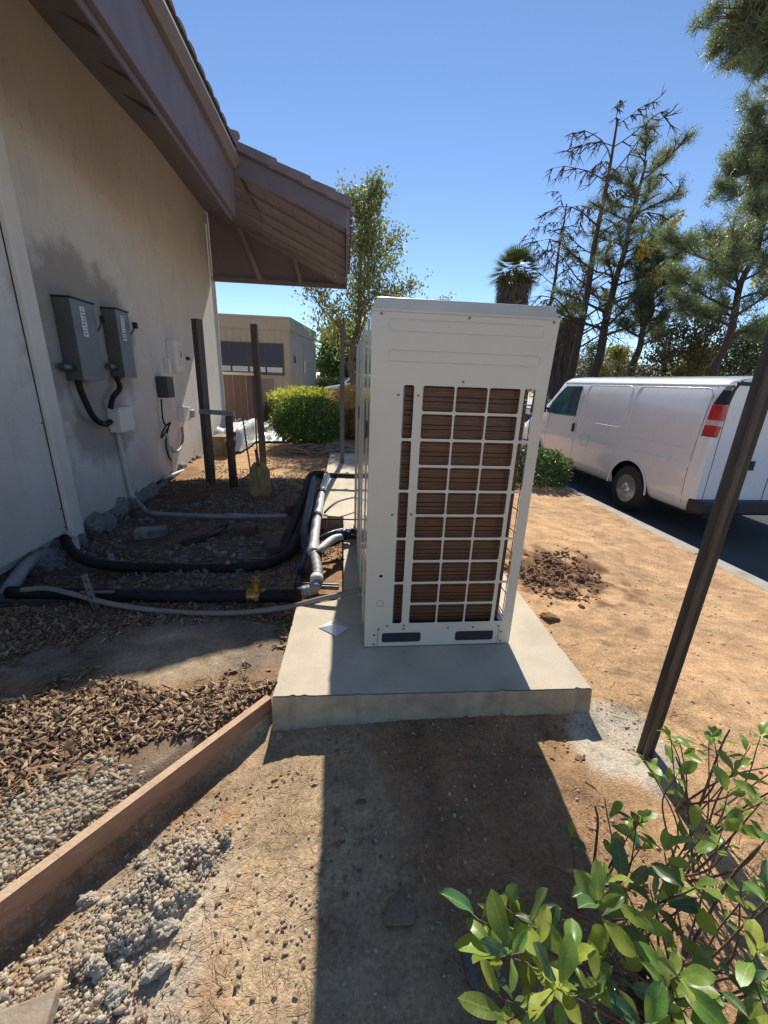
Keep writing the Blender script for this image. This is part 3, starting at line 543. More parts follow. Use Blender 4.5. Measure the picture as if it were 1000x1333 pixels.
# stand pipe with timber arm
t = thing('standpipe', 'rusty standpipe with a valve below a weathered timber arm', 'standpipe', (-1.62, 6.02, 0))
MB().tube([(-1.62, 6.02, -.1), (-1.62, 6.02, .55), (-1.61, 6.02, 1.0)], [.06, .055, .05], 10).build('riser', MT['rust'], t, True)
MB().box((-1.61, 6.0, .62), (.13, .11, .10), .3).build('valve_body', MT['rust'], t, bevel=.02); MB().tube([(-1.61, 5.95, .78), (-1.52, 5.93, .76)], .03, 8).build('outlet', MT['rust'], t, True)
MB().lathe([(0, .05), (.02, .055), (.03, .02)], (-1.61, 6.0, .84), 'z', 10).build('hand_wheel', MT['rust'], t)
MB().bar((-2.02, 6.1, 1.05), (-1.53, 6.0, 1.04), .07, .06).build('timber_arm', MT['conduit'], t)
# shovel blade and rods
sh = thing('shovel_blade', 'worn yellow and green shovel blade standing in the dirt at a post foot', 'shovel', (-1.13, 5.5, 0))
prof = [(-.09, .42), (-.06, .46), (.06, .46), (.10, .42), (.14, .34), (.145, .05), (.11, -.05), (0, -.08), (-.11, -.05), (-.13, .05), (-.125, .34)]
MB().prism([(-1.13 + p, z) for p, z in prof], 'y', 5.47, 5.485).build('blade', MT['shovel'], sh); MB().tube([(-1.13, 5.462, .40), (-1.13, 5.462, .1)], [.03, .008], 8).build('socket_rib', MT['shovel'], sh, True)
MB().tube([(-1.13, 5.46, .42), (-1.16, 5.52, .62)], .022, 8).build('handle_stub', MT['rust'], sh, True)
for lab, x0, x1 in (('thin dark rod leaning left behind the shovel blade', -1.28, -1.42), ('thin dark rod leaning right behind the shovel blade', -1.21, -1.24)):
    pipe('steel_rod', lab, 'rod', [(x0, 5.75, -.02), (x1, 6.0, 1.0)], .012, MT['rust'], 6, crv=False)

# ---------------------------------------------------------------- condensing unit
ux0, ux1, uz0, uz1, UY = .12, .955, .137, 1.84, 1.92
def plate(outer, holes, y, th, name, m, parent):
    cu = bpy.data.curves.new('c', 'CURVE'); cu.dimensions = '2D'; cu.fill_mode = 'BOTH'; cu.extrude = th / 2; cu.resolution_u = 1
    def poly(pts):
        sp = cu.splines.new('POLY'); sp.points.add(len(pts) - 1); sp.use_cyclic_u = True
        for i, (a, b_) in enumerate(pts): sp.points[i].co = (a, b_, 0, 1)
    poly(outer)
    for x0, x1, z0, z1, r in holes:
        pts = []
        for cx_, cz_, a0 in ((x1 - r, z1 - r, 0), (x0 + r, z1 - r, 90), (x0 + r, z0 + r, 180), (x1 - r, z0 + r, 270)):
            for k in range(5): a_ = radians(a0 + k * 22.5); pts.append((cx_ + r * cos(a_), cz_ + r * sin(a_)))
        poly(pts)
    ob = bpy.data.objects.new('c', cu); COL.objects.link(ob); bpy.context.view_layer.update()
    me = bpy.data.meshes.new_from_object(ob.evaluated_get(bpy.context.evaluated_depsgraph_get())); bpy.data.objects.remove(ob); bpy.data.curves.remove(cu)
    og = ORG[parent]; me.transform(Matrix(((1, 0, 0, -og[0]), (0, 0, -1, y - og[1]), (0, 1, 0, -og[2]), (0, 0, 0, 1)))); me.name = name; me.materials.clear()
    return link(name, me, m, parent)
un = thing('condensing_unit', 'cream air conditioning unit with black-brown grille facing the camera, nearest on the pad', 'air conditioner', (.54, 2.4, .137), 'air conditioning units on the pad')
holes = []
rows = [(1.536 - .12667 * i - .1145, 1.536 - .12667 * i) for i in range(10)]
for z0, z1 in rows:
    for x0, x1 in ((.362, .510), (.519, .667), (.676, .826)): holes.append((x0, x1, z0, z1, .010))
for i in range(5):
    z1 = 1.536 - .2533 * i; z0 = z1 - .241
    holes += [(.270, .320, z0, z1, .009), (.846, .899, z0, z1, .009)]
holes += [(.214, .434, .160, .222, .014), (.631, .853, .160, .222, .014), (.189, .207, .562, .580, .0085)]
PT = [(ux0, uz0), (ux0 + .001, 1.838), (.966, 1.838), (.958, 1.60), (ux1, 1.5), (ux1 - .003, uz0)]
plate(PT, holes, UY, .003, 'grille_panel', MT['unit'], un)
# return lips around each opening row, left edge fold
MB().mm(ux0 - .001, ux0 + .002, UY + .002, UY + .03, uz0, 1.835).build('panel_fold', MT['unit'], un)
MB().mm(.953, .956, UY + .002, UY + .035, uz0, 1.50).build('panel_fold', MT['unit'], un)
bm_ = MB()
for z0, z1 in ((1.759, 1.807), (1.635, 1.681)):
    a0, a1, r = .196, .898, .014; P = []
    for cx_, cz_, s0 in ((a1 - r, z1 - r, 0), (a0 + r, z1 - r, 90), (a0 + r, z0 + r, 180), (a1 - r, z0 + r, 270)):
        for k in range(5): q = radians(s0 + k * 22.5); P.append((cx_ + r * cos(q), UY - .0015, cz_ + r * sin(q)))
    P.append(P[0]); b_ = MB().tube(P, .0026, 6, False); b_.v = [(x_, min(y_, UY - .001) if y_ > UY - .0015 else UY - .0015 + (y_ - UY + .0015) * .45, z_) for x_, y_, z_ in b_.v]; b_.build('pressed_rib', MT['unit'], un, True)
for x_, z_ in [(.16, 1.826), (.549, 1.826), (.939, 1.826), (.248, 1.491), (.341, 1.491), (.546, 1.558), (.244, .913), (.34, .914), (.24, .268), (.334, .268), (.335, .247), (.196, .248), (.172, .211), (.171, .151), (.586, .248), (.73, .247), (.899, .212), (.902, .15), (.877, .25)]:
    MB().lathe([(-.004, .004), (-.002, .006), (.002, .006)], (x_, UY - .0015, z_), 'y', 8).build('screw', MT['screw'], un)
MB().tube([(.198 + .019 * cos(k * pi / 8), UY - .0015, .408 + .019 * sin(k * pi / 8)) for k in range(17)], .0012, 4, False).build('knockout_ring', MT['screw'], un)
for x_ in (.190, .882): MB().mm(x_, x_ + .0025, UY - .0032, UY - .0015, .14, .245).build('seam', MT['screw'], un)
# lid
LY = 2.93
MB().add([(.118, UY - .006, 1.842), (.958, UY - .006, 1.842), (.972, LY, 1.842), (.118, LY, 1.842), (.136, UY + .006, 1.893), (.936, UY + .006, 1.893), (.936, LY, 1.893), (.136, LY, 1.893)], BOXF).build('lid', MT['unit_top'], un, bevel=.006)
MB().mm(.116, .97, UY - .008, UY - .0035, 1.836, 1.846).build('lid_lip', MT['unit_top'], un)
# left (service) side panels
yp = [UY + .032, 2.16, 2.50, 2.84, LY - .005]
for i in range(4):
    MB().mm(.119 - .004 * (i % 2), .125, yp[i] + .004, yp[i + 1] - .004, uz0, 1.838).build('side_panel', MT['unit_side'], un, bevel=.003)
    MB().mm(.114 - .004 * (i % 2), .1185, yp[i + 1] - .018, yp[i + 1] - .008, uz0, 1.83).build('panel_rib', MT['unit_side'], un)
MB().mm(.108, .1145, 2.0, 2.07, 1.28, 1.36).build('handle_recess', MT['dark_metal'], un)
MB().mm(.126, .95, LY - .02, LY - .006, uz0, 1.838).build('back_panel', MT['unit_side'], un)
MB().mm(.125, .95, UY + .006, LY - .021, uz0, uz0 + .02).build('base_pan', MT['galv'], un)
MB().mm(.126, .94, UY + .09, LY - .025, 1.60, 1.836).build('fan_box', MT['dark_metal'], un)
MB().mm(.20, .95, UY + .003, UY + .03, .158, .226).build('base_rail', MT['dark_metal'], un)
# coil: U shape seen through the openings, with tube rows
cx1 = .880
MB().mm(.285, cx1 - .004, UY + .050, UY + .09, .24, 1.60).build('coil_core', MT['coil_dark'], un)
MB().mm(cx1 - .045, cx1 - .004, UY + .091, LY - .03, .24, 1.60).build('coil_core', MT['coil_dark'], un)
MB().mm(.262, .279, UY + .02, UY + .06, .24, 1.60).build('coil_end_plate', MT['galv'], un)
nr = 62; fin = MB(); tub = MB()
for i in range(nr):
    z_ = .25 + i * (1.345 / nr)
    fin.mm(.281, cx1, UY + .040, UY + .050, z_ + .0015, z_ + .0195); fin.mm(cx1 - .003, cx1 + .006, UY + .052, LY - .03, z_ + .0015, z_ + .0195)
    if i % 3 == 0: tub.mm(.281, cx1, UY + .037, UY + .040, z_ + .020, z_ + .0225)
tag(fin.build('coil_fins', MT['coil'], un), kind='stuff'); tag(tub.build('coil_tubes', MT['copper'], un), kind='stuff')
# right side open guard (wires)
gw = MB()
for i in range(11):
    z_ = .27 + i * .1267; gw.tube([(.945, UY + .04, z_), (.945, LY - .03, z_)], .003, 5)
for i in range(14):
    y_ = UY + .05 + i * .07; gw.tube([(.948, y_, .25), (.948, y_, 1.56)], .0028, 5)
tag(gw.build('side_guard', MT['galv'], un), kind='stuff')
MB().mm(.93, .953, 2.27, LY - .022, .2, 1.6).build('side_panel', MT['unit_side'], un); MB().mm(.90, .952, UY + .04, LY - .03, 1.545, 1.836).build('side_header', MT['unit'], un)  # solid panel over the guard's far half, unseen, added to block sun
MB().mm(.90, .952, UY + .036, LY - .03, .158, .25).build('side_skirt', MT['unit'], un)
for fx in (.2, .85):
    MB().mm(fx - .05, fx + .05, UY + .02, LY - .02, .131, .1365).build('foot', MT['galv'], un)
u2 = un.copy(); COL.objects.link(u2); u2.location = (un.location[0], un.location[1] + 1.06, un.location[2]); u2['label'] = 'second cream air conditioning unit, hidden behind the nearest one on the pad'
for ch in list(un.children):
    c = ch.copy(); COL.objects.link(c); c.parent = u2
# pad
pad = thing('concrete_pad', 'long pale concrete pad carrying the air conditioning units', 'concrete pad', (.45, 4.6, 0))
PO = [(-.325, 1.575), (1.235, 1.545), (1.27, 2.7), (1.27, 8.2), (-.28, 8.2), (-.27, 4.25), (.0, 4.2), (.005, 2.46), (-.302, 2.36)]
PQ = []
for (xa, ya), (xb, yb) in zip(PO, PO[1:] + PO[:1]):
    L_ = math.hypot(xb - xa, yb - ya); k_ = max(1, int(L_ / (.018 if min(ya, yb) < 2.8 else .12))); nx_, ny_ = -(yb - ya) / L_, (xb - xa) / L_
    for i_ in range(k_):
        f_ = i_ / k_; q_ = random.uniform(0, .0025) + (random.uniform(.004, .011) if random.random() < .05 else 0); PQ.append((xa + (xb - xa) * f_ + nx_ * q_, ya + (yb - ya) * f_ + ny_ * q_))
PO = PQ
me_ = MB().add([(x_, y_, .13) for x_, y_ in PO], [tuple(range(len(PO)))]).build('top_surface', MT['concrete'], pad)
npo = len(PO); cxp, cyp = .45, 4.6
ed = MB().add([(x_ + (.008 if x_ > cxp else -.008 if y_ < 3 and x_ < 0 else 0), y_ - (.03 if y_ < 1.6 else 0), -.12) for x_, y_ in PO] + [(x_ + (.002 if x_ > cxp else -.002), y_ - (.004 if y_ < 1.6 else 0), .1255) for x_, y_ in PO], [(i_, (i_ + 1) % npo, (i_ + 1) % npo + npo, i_ + npo) for i_ in range(npo)] + [tuple(range(2 * npo - 1, npo - 1, -1))]).build('side_faces', MT['concrete_edge'], pad)
# folded metal cap on the pad
c0 = Vector(g(435, 818, .132)); t = thing('folded_metal_cap', 'small white folded metal cap lying on the pad corner beside the unit', 'metal cap', c0)
V = [g(415, 817, .134), g(438, 828, .134), g(455, 817, .134), g(438, 805, .134), tuple(Vector(g(437, 819, .134)) + Vector((0, 0, .035)))]
MB().add(V, [(0, 1, 4), (1, 2, 4), (2, 3, 4), (3, 0, 4)]).build('cap_plate', MT['sticker'], t)

# ---------------------------------------------------------------- pipe bundle
def G(*P): return [g(*p) for p in P]
t = thing('white_insulated_pipe', 'white wrapped refrigerant pipe with a grey ribbed elbow at its near end', 'pipe', g(412, 700, .1))
MB().tube(curve(G((426, 619, .30), (419, 641, .25), (415.5, 661, .22), (412.5, 676, .21), (410, 695, .21), (408, 712, .21), (408, 719, .2)), 8), .043, 14).build('wrap', MT['white_wrap'], t, True)
MB().tube(curve(G((409, 717, .2), (411, 728, .18), (413.5, 742, .16), (413, 753, .14), (412, 763, .12), (404, 768, .09), (388, 771, .07)), 8), [.036 + (.004 if i % 4 < 2 else 0) for i in range(49)], 12).build('ribbed_elbow', MT['grey_wrap'], t, True)
for q in (722, 755): 
    MB().tube(G((411 if q < 730 else 412.5, q - 3, .18 if q < 730 else .14), (412, q + 3, .18 if q < 730 else .14)), .048, 14).build('collar', MT['white_wrap'] if q > 730 else MT['rubber'], t, True)
for px_, py_, z_ in ((419, 641, .25), (413, 673, .21)):
    MB().tube(G((px_ + .5, py_ - 2, z_), (px_ - .5, py_ + 2, z_)), .048, 12).build('band', MT['rubber'], t, True)
pipe('branch_pipe', 'short white wrapped branch pipe forking off toward the unit', 'pipe', G((411, 722, .17), (418, 715, .2), (428, 706, .21), (436, 701, .21), (444, 699.5, .2)), .035, MT['white_wrap'], 12)
pipe('insulated_pipe', 'leftmost black insulated pipe of the bundle bending to the top', 'pipe', G((426, 618, .3), (412, 617, .3), (404, 620, .28), (400, 630, .24), (395, 646, .18), (387, 668, .13), (379, 688, .1), (373, 703, .08), (368, 722, .06)), .045, MT['rubber'], 12, 8)
pipe('insulated_pipe', 'middle pipe of the bundle wrapped in glossy blue-black tape', 'pipe', G((424, 621, .27), (412, 619, .27), (408, 627, .26), (405, 642, .22), (403, 655, .19), (399, 674, .17), (396, 692, .15), (397, 706, .12), (399, 722, .08)), .040, MT['tape'], 12, 8)
pipe('insulated_pipe', 'black insulated pipe lying close under the white wrapped one', 'pipe', G((420, 626, .2), (411, 655, .14), (406, 690, .12), (401, 716, .1), (392, 745, .08)), .034, MT['tape'], 12, 8)
pipe('insulated_pipe', 'black pipe crossing the pad from the bundle into the unit side', 'pipe', G((424, 619, .29), (440, 619, .29), (462, 620, .29), (484, 621, .29)), .036, MT['rubber'], 12)
for px_ in (437, 452): 
    o = MB().tube(G((px_ - 2, 619, .29), (px_ + 2, 619, .29)), .045, 12).build('pipe_clamp', MT['rubber'], None, True); tag(o, 'black clamp on the crossing pipe, %s one' % ('left' if px_ < 440 else 'right'), 'clamp', 'clamps on the crossing pipe')
pipe('flexible_line', 'thin grey flexible line arching over the pad to the unit', 'pipe', G((422, 668, .16), (430, 660, .22), (442, 652, .27), (458, 648, .27), (470, 647, .25)), .014, MT['conduit'], 8)
pipe('thin_line', 'thin straight dark line crossing the pad below the flexible line', 'pipe', G((420, 676, .2), (445, 676, .2), (480, 677, .2)), .008, MT['rubber'], 6, crv=False)
t = thing('taped_valve_bundle', 'black taped valve bundle lying at the foot of the unit', 'pipe', g(450, 697, .1))
MB().tube(curve(G((416, 702, .16), (428, 696, .19), (440, 692, .2), (452, 691, .2), (468, 694, .2))), .026, 10).build('upper_line', MT['tape'], t, True)
MB().tube(curve(G((420, 712, .14), (436, 707, .17), (450, 700, .19), (470, 700, .2))), .022, 10).build('lower_line', MT['rubber'], t, True)
MB().tube(curve(G((440, 697, .19), (448, 696, .21), (456, 698, .19))), [.03, .05, .055, .05, .045, .055, .06, .05, .045, .05, .045, .04, .03], 10).build('tape_wad', MT['tape'], t, True)
pipe('insulated_pipe', 'rear black insulated pipe leaving the wall corner and crossing the dirt', 'pipe', G((84, 694, .03), (90, 712, -.0), (110, 729, -.03), (150, 737, -.02), (220, 740, 0), (300, 740, .02), (345, 735, .04), (372, 722, .07), (386, 706, .09), (396, 694, .11)), .042, MT['rubber'], 12, 8)
pipe('insulated_pipe', 'front black insulated pipe lying straight across the dirt behind the grey hose', 'pipe', G((12, 771, -.01), (90, 773, 0), (200, 776, .03), (300, 776, .05), (392, 775, .07)), .046, MT['rubber'], 12, 8)
pipe('grey_hose', 'long grey hose sagging across the dirt in front of the black pipe', 'hose', G((28, 768, .05), (60, 766, .06), (90, 772, .06), (150, 787, .04), (220, 796, .02), (300, 798, .03), (370, 791, .1), (420, 779, .17), (470, 768, .22)), .018, MT['hose'], 10, 8)
pipe('hose_end', 'curved grey pipe end at the left edge below the near wall', 'pipe', [(-2.62, 2.75, .16), (-2.5, 2.72, .12), (-2.42, 2.6, 0), (-2.44, 2.45, -.1)], .05, MT['hose'], 12)
pipe('white_drain_elbow', 'grey-white pipe tucked under the near wall section', 'pipe', [(-2.76, 3.7, -.03), (-2.62, 3.35, .0), (-2.5, 3.0, -.02), (-2.46, 2.86, -.05)], .05, MT['grey_wrap'], 12)
# struts and blocks
def strut(lab, p, q, w_=.04):
    t = thing('strut_channel', lab, 'metal strut', p); MB().bar(p, q, w_, .006).build('web', MT['galv'], t)
    d = (Vector(q) - Vector(p)).normalized(); s_ = d.cross(Vector((0, 0, 1))).normalized() * (w_ / 2 - .002)
    for k in (-1, 1): MB().bar(Vector(p) + s_ * k + Vector((0, 0, .016)), Vector(q) + s_ * k + Vector((0, 0, .016)), .004, .026).build('flange', MT['galv'], t)
    return t
strut('galvanised strut channel lying crosswise under the white elbow', g(384, 764, .05), g(441, 766, .05))
strut('galvanised strut channel pointing away under the pipes left of the elbow', g(386, 764, .02), g(392, 737, .02))
for lab, P0 in (('slotted galvanised bracket at the rear black pipe near the wall', g(150, 745, -.1)), ('slotted galvanised bracket standing at the near wall end of the front black pipe', g(128, 800, -.05)), ('small galvanised bracket gripping the rear black pipe near the brass valve', g(325, 742, -.03))):
    t = thing('slotted_bracket', lab, 'metal bracket', P0); p = Vector(P0); 
    s_ = 1.0 if 'near wall end' in lab else .55
    MB().bar(p, p + Vector((-.07 * s_, .05, .28 * s_)), .04, .004).build('upright', MT['galv'], t); 
    for k in range(4): q = p + Vector((-.07 * s_, .05, .28 * s_)) * (.2 + .2 * k) + Vector((0, -.0035, 0)); MB().bar(q, q + Vector((-.005, 0, .022 * s_)), .010, .002).build('slot', MT['ink'], t)
    MB().tube([p + Vector((-.12, .06, .14 * s_)), p + Vector((.1, .06, .14 * s_))], .012, 6).build('cross_rod', MT['galv'], t)
def block(lab, c, d, rz, m, nm='timber_block', cat='block'):
    o = MB().box((0, 0, 0), d, rz).build(nm, m, None, bevel=.006); o.location = c; ORG[o] = c; return tag(o, lab, cat)
block('dark timber block under the left black pipe of the bundle', (-.62, 4.75, .04), (.16, .22, .16), .1, MT['rust'])
block('dark timber block between the white pipe and the pad at its far end', (-.36, 4.9, .08), (.12, .26, .18), .0, MT['rust'])
block('timber block with sunlit pale top supporting the white pipe', (-.27, 4.18, .08), (.20, .14, .13), -.05, MT['stick'])
block('wide dark timber block at the left end of the bundle', (-.58, 3.65, .02), (.26, .34, .14), .05, MT['rust'])
block('grey concrete brick lying in the rubble near the wall', g(197, 693, -.06), (.30, .16, .09), .3, MT['rock'], 'concrete_brick', 'brick')
block('weathered brown block standing in the rubble under the grey conduit', g(316, 692, .02), (.27, .14, .15), .05, MT['rust'], 'concrete_brick', 'brick')
block('pale broken brick at the bottom left corner of the ground', (-.80, .635, -.01), (.15, .09, .05), .25, MT['stick'], 'broken_brick', 'brick')
pv = g(334, 775, .06)
t = thing('brass_valve', 'brass valve fitted on the front black pipe', 'valve', pv)
MB().lathe([(-.075, .03), (-.06, .05), (-.045, .05), (-.04, .047), (.0, .056), (.04, .047), (.045, .05), (.06, .05), (.075, .03)], (pv[0], pv[1], pv[2]), 'x', 10).build('body', MT['brass'], t, True); MB().lathe([(0, .03), (.04, .022), (.042, .032), (.07, .03), (.075, .018), (.10, .016)], (pv[0], pv[1], pv[2] + .045), 'z', 8).build('stem_cap', MT['brass'], t)
MB().tube([(pv[0], pv[1], pv[2]), (pv[0] + .01, pv[1] - .06, pv[2] - .02)], .018, 8).build('outlet', MT['brass'], t, True)
pv = g(297, 733, .07); o = MB().lathe([(-.02, .018), (0, .026), (.02, .018)], (0, 0, 0), 'x', 8).build('brass_fitting', MT['brass']); o.location = pv; tag(o, 'tiny brass fitting on the rear black pipe', 'fitting')
# black plastic sheet in rubble
sg = []; P0 = Vector(g(238, 716, -.06)); P1 = Vector(g(300, 686, .0)); dd = P1 - P0; nn = Vector((-dd.y, dd.x, 0)).normalized()
for i in range(13):
    for j in range(5):
        s_ = i / 12; q = P0 + dd * s_ + nn * ((j / 4 - .5) * .26 * sin(pi * min(1, s_ * .9 + .12))); sg.append((q.x, q.y, hz(q.x, q.y) + .02 + .05 * sin(s_ * 3 + j) * s_ + .03 * (j % 2)))
o = MB().add(sg, [(i * 5 + j, i * 5 + j + 1, i * 5 + j + 6, i * 5 + j + 5) for i in range(12) for j in range(4)]).build('plastic_scrap', MT['blackplastic'], None, True); tag(o, 'crumpled black plastic scrap lying in the rubble below the grey conduit', 'plastic scrap')

# ---------------------------------------------------------------- form board
A3 = Vector((-.357, 1.645, .0)); B3 = Vector((-1.275, .555, .0)); t = thing('form_board', 'reddish timber form board running diagonally from the pad corner', 'board', A3)
MB().bar(A3, B3, .040, .135).build('board', MT['wood'], t, bevel=.004)
MB().bar(A3 + Vector((0, 0, .0685)), B3 + Vector((0, 0, .0685)), .034, .0012).build('dusty_top', MT['wood_top'], t)

# ---------------------------------------------------------------- loose ground cover
def place(n, fx, cond, z_off):
    P = fx(n); m = cond(P[:, 0], P[:, 1]); P = P[m]; return np.column_stack([P, hgt(P[:, 0], P[:, 1]) + z_off])
U = lambda x0, x1, y0, y1: (lambda n: np.column_stack([rng.uniform(x0, x1, n), rng.uniform(y0, y1, n)]))
def rot(n, tilt): return np.column_stack([rng.normal(0, tilt, n), rng.normal(0, tilt, n), rng.uniform(0, 2 * pi, n)])
def stuff(name, lab, cat, V, Fc, m): return tag(npobj(name, V, Fc, m), lab, cat, kind='stuff')
bare = lambda x, y: np.hypot((x + .95) / .62, (y - 2.12) / .40) + (fbm(x, y, 3, 3, 2) - .45) * .7
gsel = lambda x, y: np.hypot((x + 1.02) / .30, (y - 1.10) / .24) + (fbm(x, y, 5, 3, 14) - .45) * 1.0 + rng.normal(0, .16, len(x)) > .82
mul = lambda x, y: gsel(x, y) & (bside(x, y) > .03) & (x < -.3) & (bare(x, y) + rng.normal(0, .06, len(x)) > .84) & (fbm(x, y, 3.2, 4, 44) * .9 + fbm(x, y, 12, 2, 45) * .35 + rng.normal(0, .05, len(x)) > .52)
P = place(36000, U(-2.4, -.3, .75, 2.7), mul, .010); n = len(P); l_ = .012 + .055 * rng.random(n) ** 2.2
sc = np.column_stack([l_, l_ * rng.uniform(.12, .34, n), rng.uniform(.0012, .005, n)]); V, Fc = scatter(BOXV, BOXF, P, sc, rot(n, .5), .28); P_ = P
stuff('bark_mulch', 'brown bark mulch left of the form board', 'mulch', V, Fc, MT['chips'])
rub = lambda x, y: (x > wx(y) + .05) & (x < np.where((y > 2.5) & (y < 4.15), .01, -.33))
P = place(10500, U(-2.7, .01, 2.4, 6.6), lambda x, y: rub(x, y) & (fbm(x, y, 2.6, 3, 18) + rng.normal(0, .05, len(x)) > .43), .005); n = len(P); sc = np.column_stack([rng.uniform(.012, .05, n), rng.uniform(.006, .015, n), rng.uniform(.002, .006, n)])
V, Fc = scatter(BOXV, BOXF, P, sc, rot(n, .4), .18); stuff('shaded_mulch', 'dark mulch under the pipes', 'mulch', V, Fc, MT['chips'])
P = place(4200, U(-2.7, -.4, 2.6, 6.4), lambda x, y: rub(x, y) & (fbm(x, y, 1.8, 3, 8) + .12 * ss(-1.6, -2.5, x) + rng.normal(0, .05, len(x)) > .50), .003); n = len(P); s = .005 + .045 * rng.random(n) ** 3
V, Fc = scatter(ICOV, ICOF, P, np.column_stack([s * rng.uniform(.8, 1.4, n), s, s * .6]) * 1.6, rot(n, .5), .2); stuff('rubble', 'grey rubble beside the wall', 'rubble', V, Fc, MT['pebble_dark'])
grv = lambda x, y: (bside(x, y) > .02) & (fbm(x, y, 2.2, 3, 44) + ss(.6, 1.25, y) * .28 < .56) & (x < -.5) & (y < 1.6)
gblob = lambda x, y: np.hypot((x + 1.02) / .30, (y - 1.10) / .24) + (fbm(x, y, 5, 3, 14) - .45) * 1.0 + rng.normal(0, .14, len(x)) < .92
grv0 = grv
grv = lambda x, y: (gblob(x, y) | (grv0(x, y) & (x < -1.3))) & (bside(x, y) > .02)
P = place(17000, U(-1.6, -.5, .6, 1.5), grv, .000); n = len(P); s = .0025 + .014 * rng.random(n) ** 2.4
V, Fc = scatter(ICOV, ICOF, P, np.column_stack([s * rng.uniform(1, 1.7, n), s, s * rng.uniform(.5, .9, n)]) * 1.5, rot(n, .9), .32); stuff('gravel', 'pale gravel left of the form board', 'gravel', V, Fc, MT['gravel'])
deb = lambda x, y: (bside(x, y) < -.05) & (np.abs(bside(x, y) + .25 + .16 * (1.0 - y)) + (fbm(x, y, 6, 4, 3) - .45) * .34 + rng.normal(0, .05, len(x)) < .05 + .24 * ss(.9, .62, y)) & (y < 1.16)
for n_, s0, s1, pw, nm_, mk_ in ((2200, .006, .022, 2.6, 'mortar_rubble', 'debris_bits'), (20000, .002, .009, 1.8, 'crumbled_mortar', 'debris_bits')):
    P = place(n_, U(-1.3, -.1, .35, 1.35), deb, .002); n = len(P); s = s0 + (s1 - s0) * rng.random(n) ** pw
    V, Fc = scatter(ICOV, ICOF, P, np.column_stack([s * rng.uniform(1, 1.7, n), s, s * rng.uniform(.5, 1, n)]) * 1.6, rot(n, .8), .3); stuff(nm_, 'pale broken mortar crumbs right of the form board', 'rubble', V, Fc, MT[mk_])
P = place(4200, U(-1.2, 1.5, .3, 1.6), lambda x, y: (bside(x, y) < -.02) & (fbm(x, y, 3, 3, 13) > .40), .001); n = len(P); s = .0015 + .009 * rng.random(n) ** 4
V, Fc = scatter(ICOV, ICOF, P, np.column_stack([s * 1.2, s, s * .7]) * 1.5, rot(n, .6), .2); stuff('fine_gravel', 'fine grit scattered in the foreground dirt', 'grit', V, Fc, MT['debris_bits'])
P = place(6500, U(-1.0, 1.7, .3, 1.6), lambda x, y: (bside(x, y) < -.05) & (fbm(x, y, 4, 3, 23) > .38), .004); n = len(P)
V, Fc = scatter(BOXV, BOXF, P, np.column_stack([rng.uniform(.010, .055, n), rng.uniform(.0005, .0010, n), rng.uniform(.0005, .0009, n)]), rot(n, .10)); stuff('pine_needles', 'dry pine needles on the foreground dirt', 'needles', V, Fc, MT['needle'])
P = place(1500, U(-1.0, 1.7, .3, 1.6), lambda x, y: (bside(x, y) < -.05) & (x < 1.1) & (fbm(x, y, 4, 3, 33) > .47), .003); n = len(P)
V, Fc = scatter(BOXV, BOXF, P, np.column_stack([rng.uniform(.006, .022, n), rng.uniform(.003, .009, n), rng.uniform(.001, .003, n)]), rot(n, .3), .2); stuff('bark_bits', 'bark bits on the foreground dirt', 'bark', V, Fc, MT['chips'])
P = place(7000, U(1.2, 3.9, .6, 9), lambda x, y: (x > 1.3) & (fbm(x, y, 2.5, 3, 53) > .44), -.001); n = len(P); s = .002 + .014 * rng.random(n) ** 5
V, Fc = scatter(ICOV, ICOF, P, np.column_stack([s * 1.4, s, s * .7]) * 1.5, rot(n, .5), .2); stuff('soil_crumbs', 'soil crumbs on the tan ground', 'soil', V, Fc, MT['lumps'])
P = place(1500, U(1.2, 3.9, .8, 8), lambda x, y: (x > 1.3) & (fbm(x, y, 2, 3, 63) > .47), .003); n = len(P)
V, Fc = scatter(BOXV, BOXF, P, np.column_stack([rng.uniform(.02, .11, n), rng.uniform(.0008, .002, n), rng.uniform(.0008, .0015, n)]), rot(n, .08)); stuff('dry_twigs', 'thin dry twigs on the tan soil', 'twigs', V, Fc, MT['needle'])
hl = lambda x, y: np.hypot((x - 1.85) / .62, (y - 3.05) / .50) + (fbm(x, y, 5, 4, 4) - .45) * 1.6 + rng.normal(0, .16, len(x)) < .66
P = place(12000, U(1.25, 2.9, 2.3, 3.9), hl, -.001); n = len(P); s = .004 + .038 * rng.random(n) ** 3.2
V, Fc = scatter(ICOV, ICOF, P, np.column_stack([s * 1.3, s, s * .8]), rot(n, .6), .25); stuff('soil_clods', 'moist dark brown clods of dug soil beside the unit', 'soil', V, Fc, MT['clod'])
P = place(3500, U(-2.4, -.4, 6.2, 9.5), lambda x, y: fbm(x, y, 2, 3, 73) > .42, .004); n = len(P); s = rng.uniform(.004, .02, n)
V, Fc = scatter(ICOV, ICOF, P, np.column_stack([s * 1.4, s, s * .7]) * 1.5, rot(n, .5), .2); stuff('soil_crumbs', 'soil crumbs behind the pipe bundle', 'soil', V, Fc, MT['lumps'])
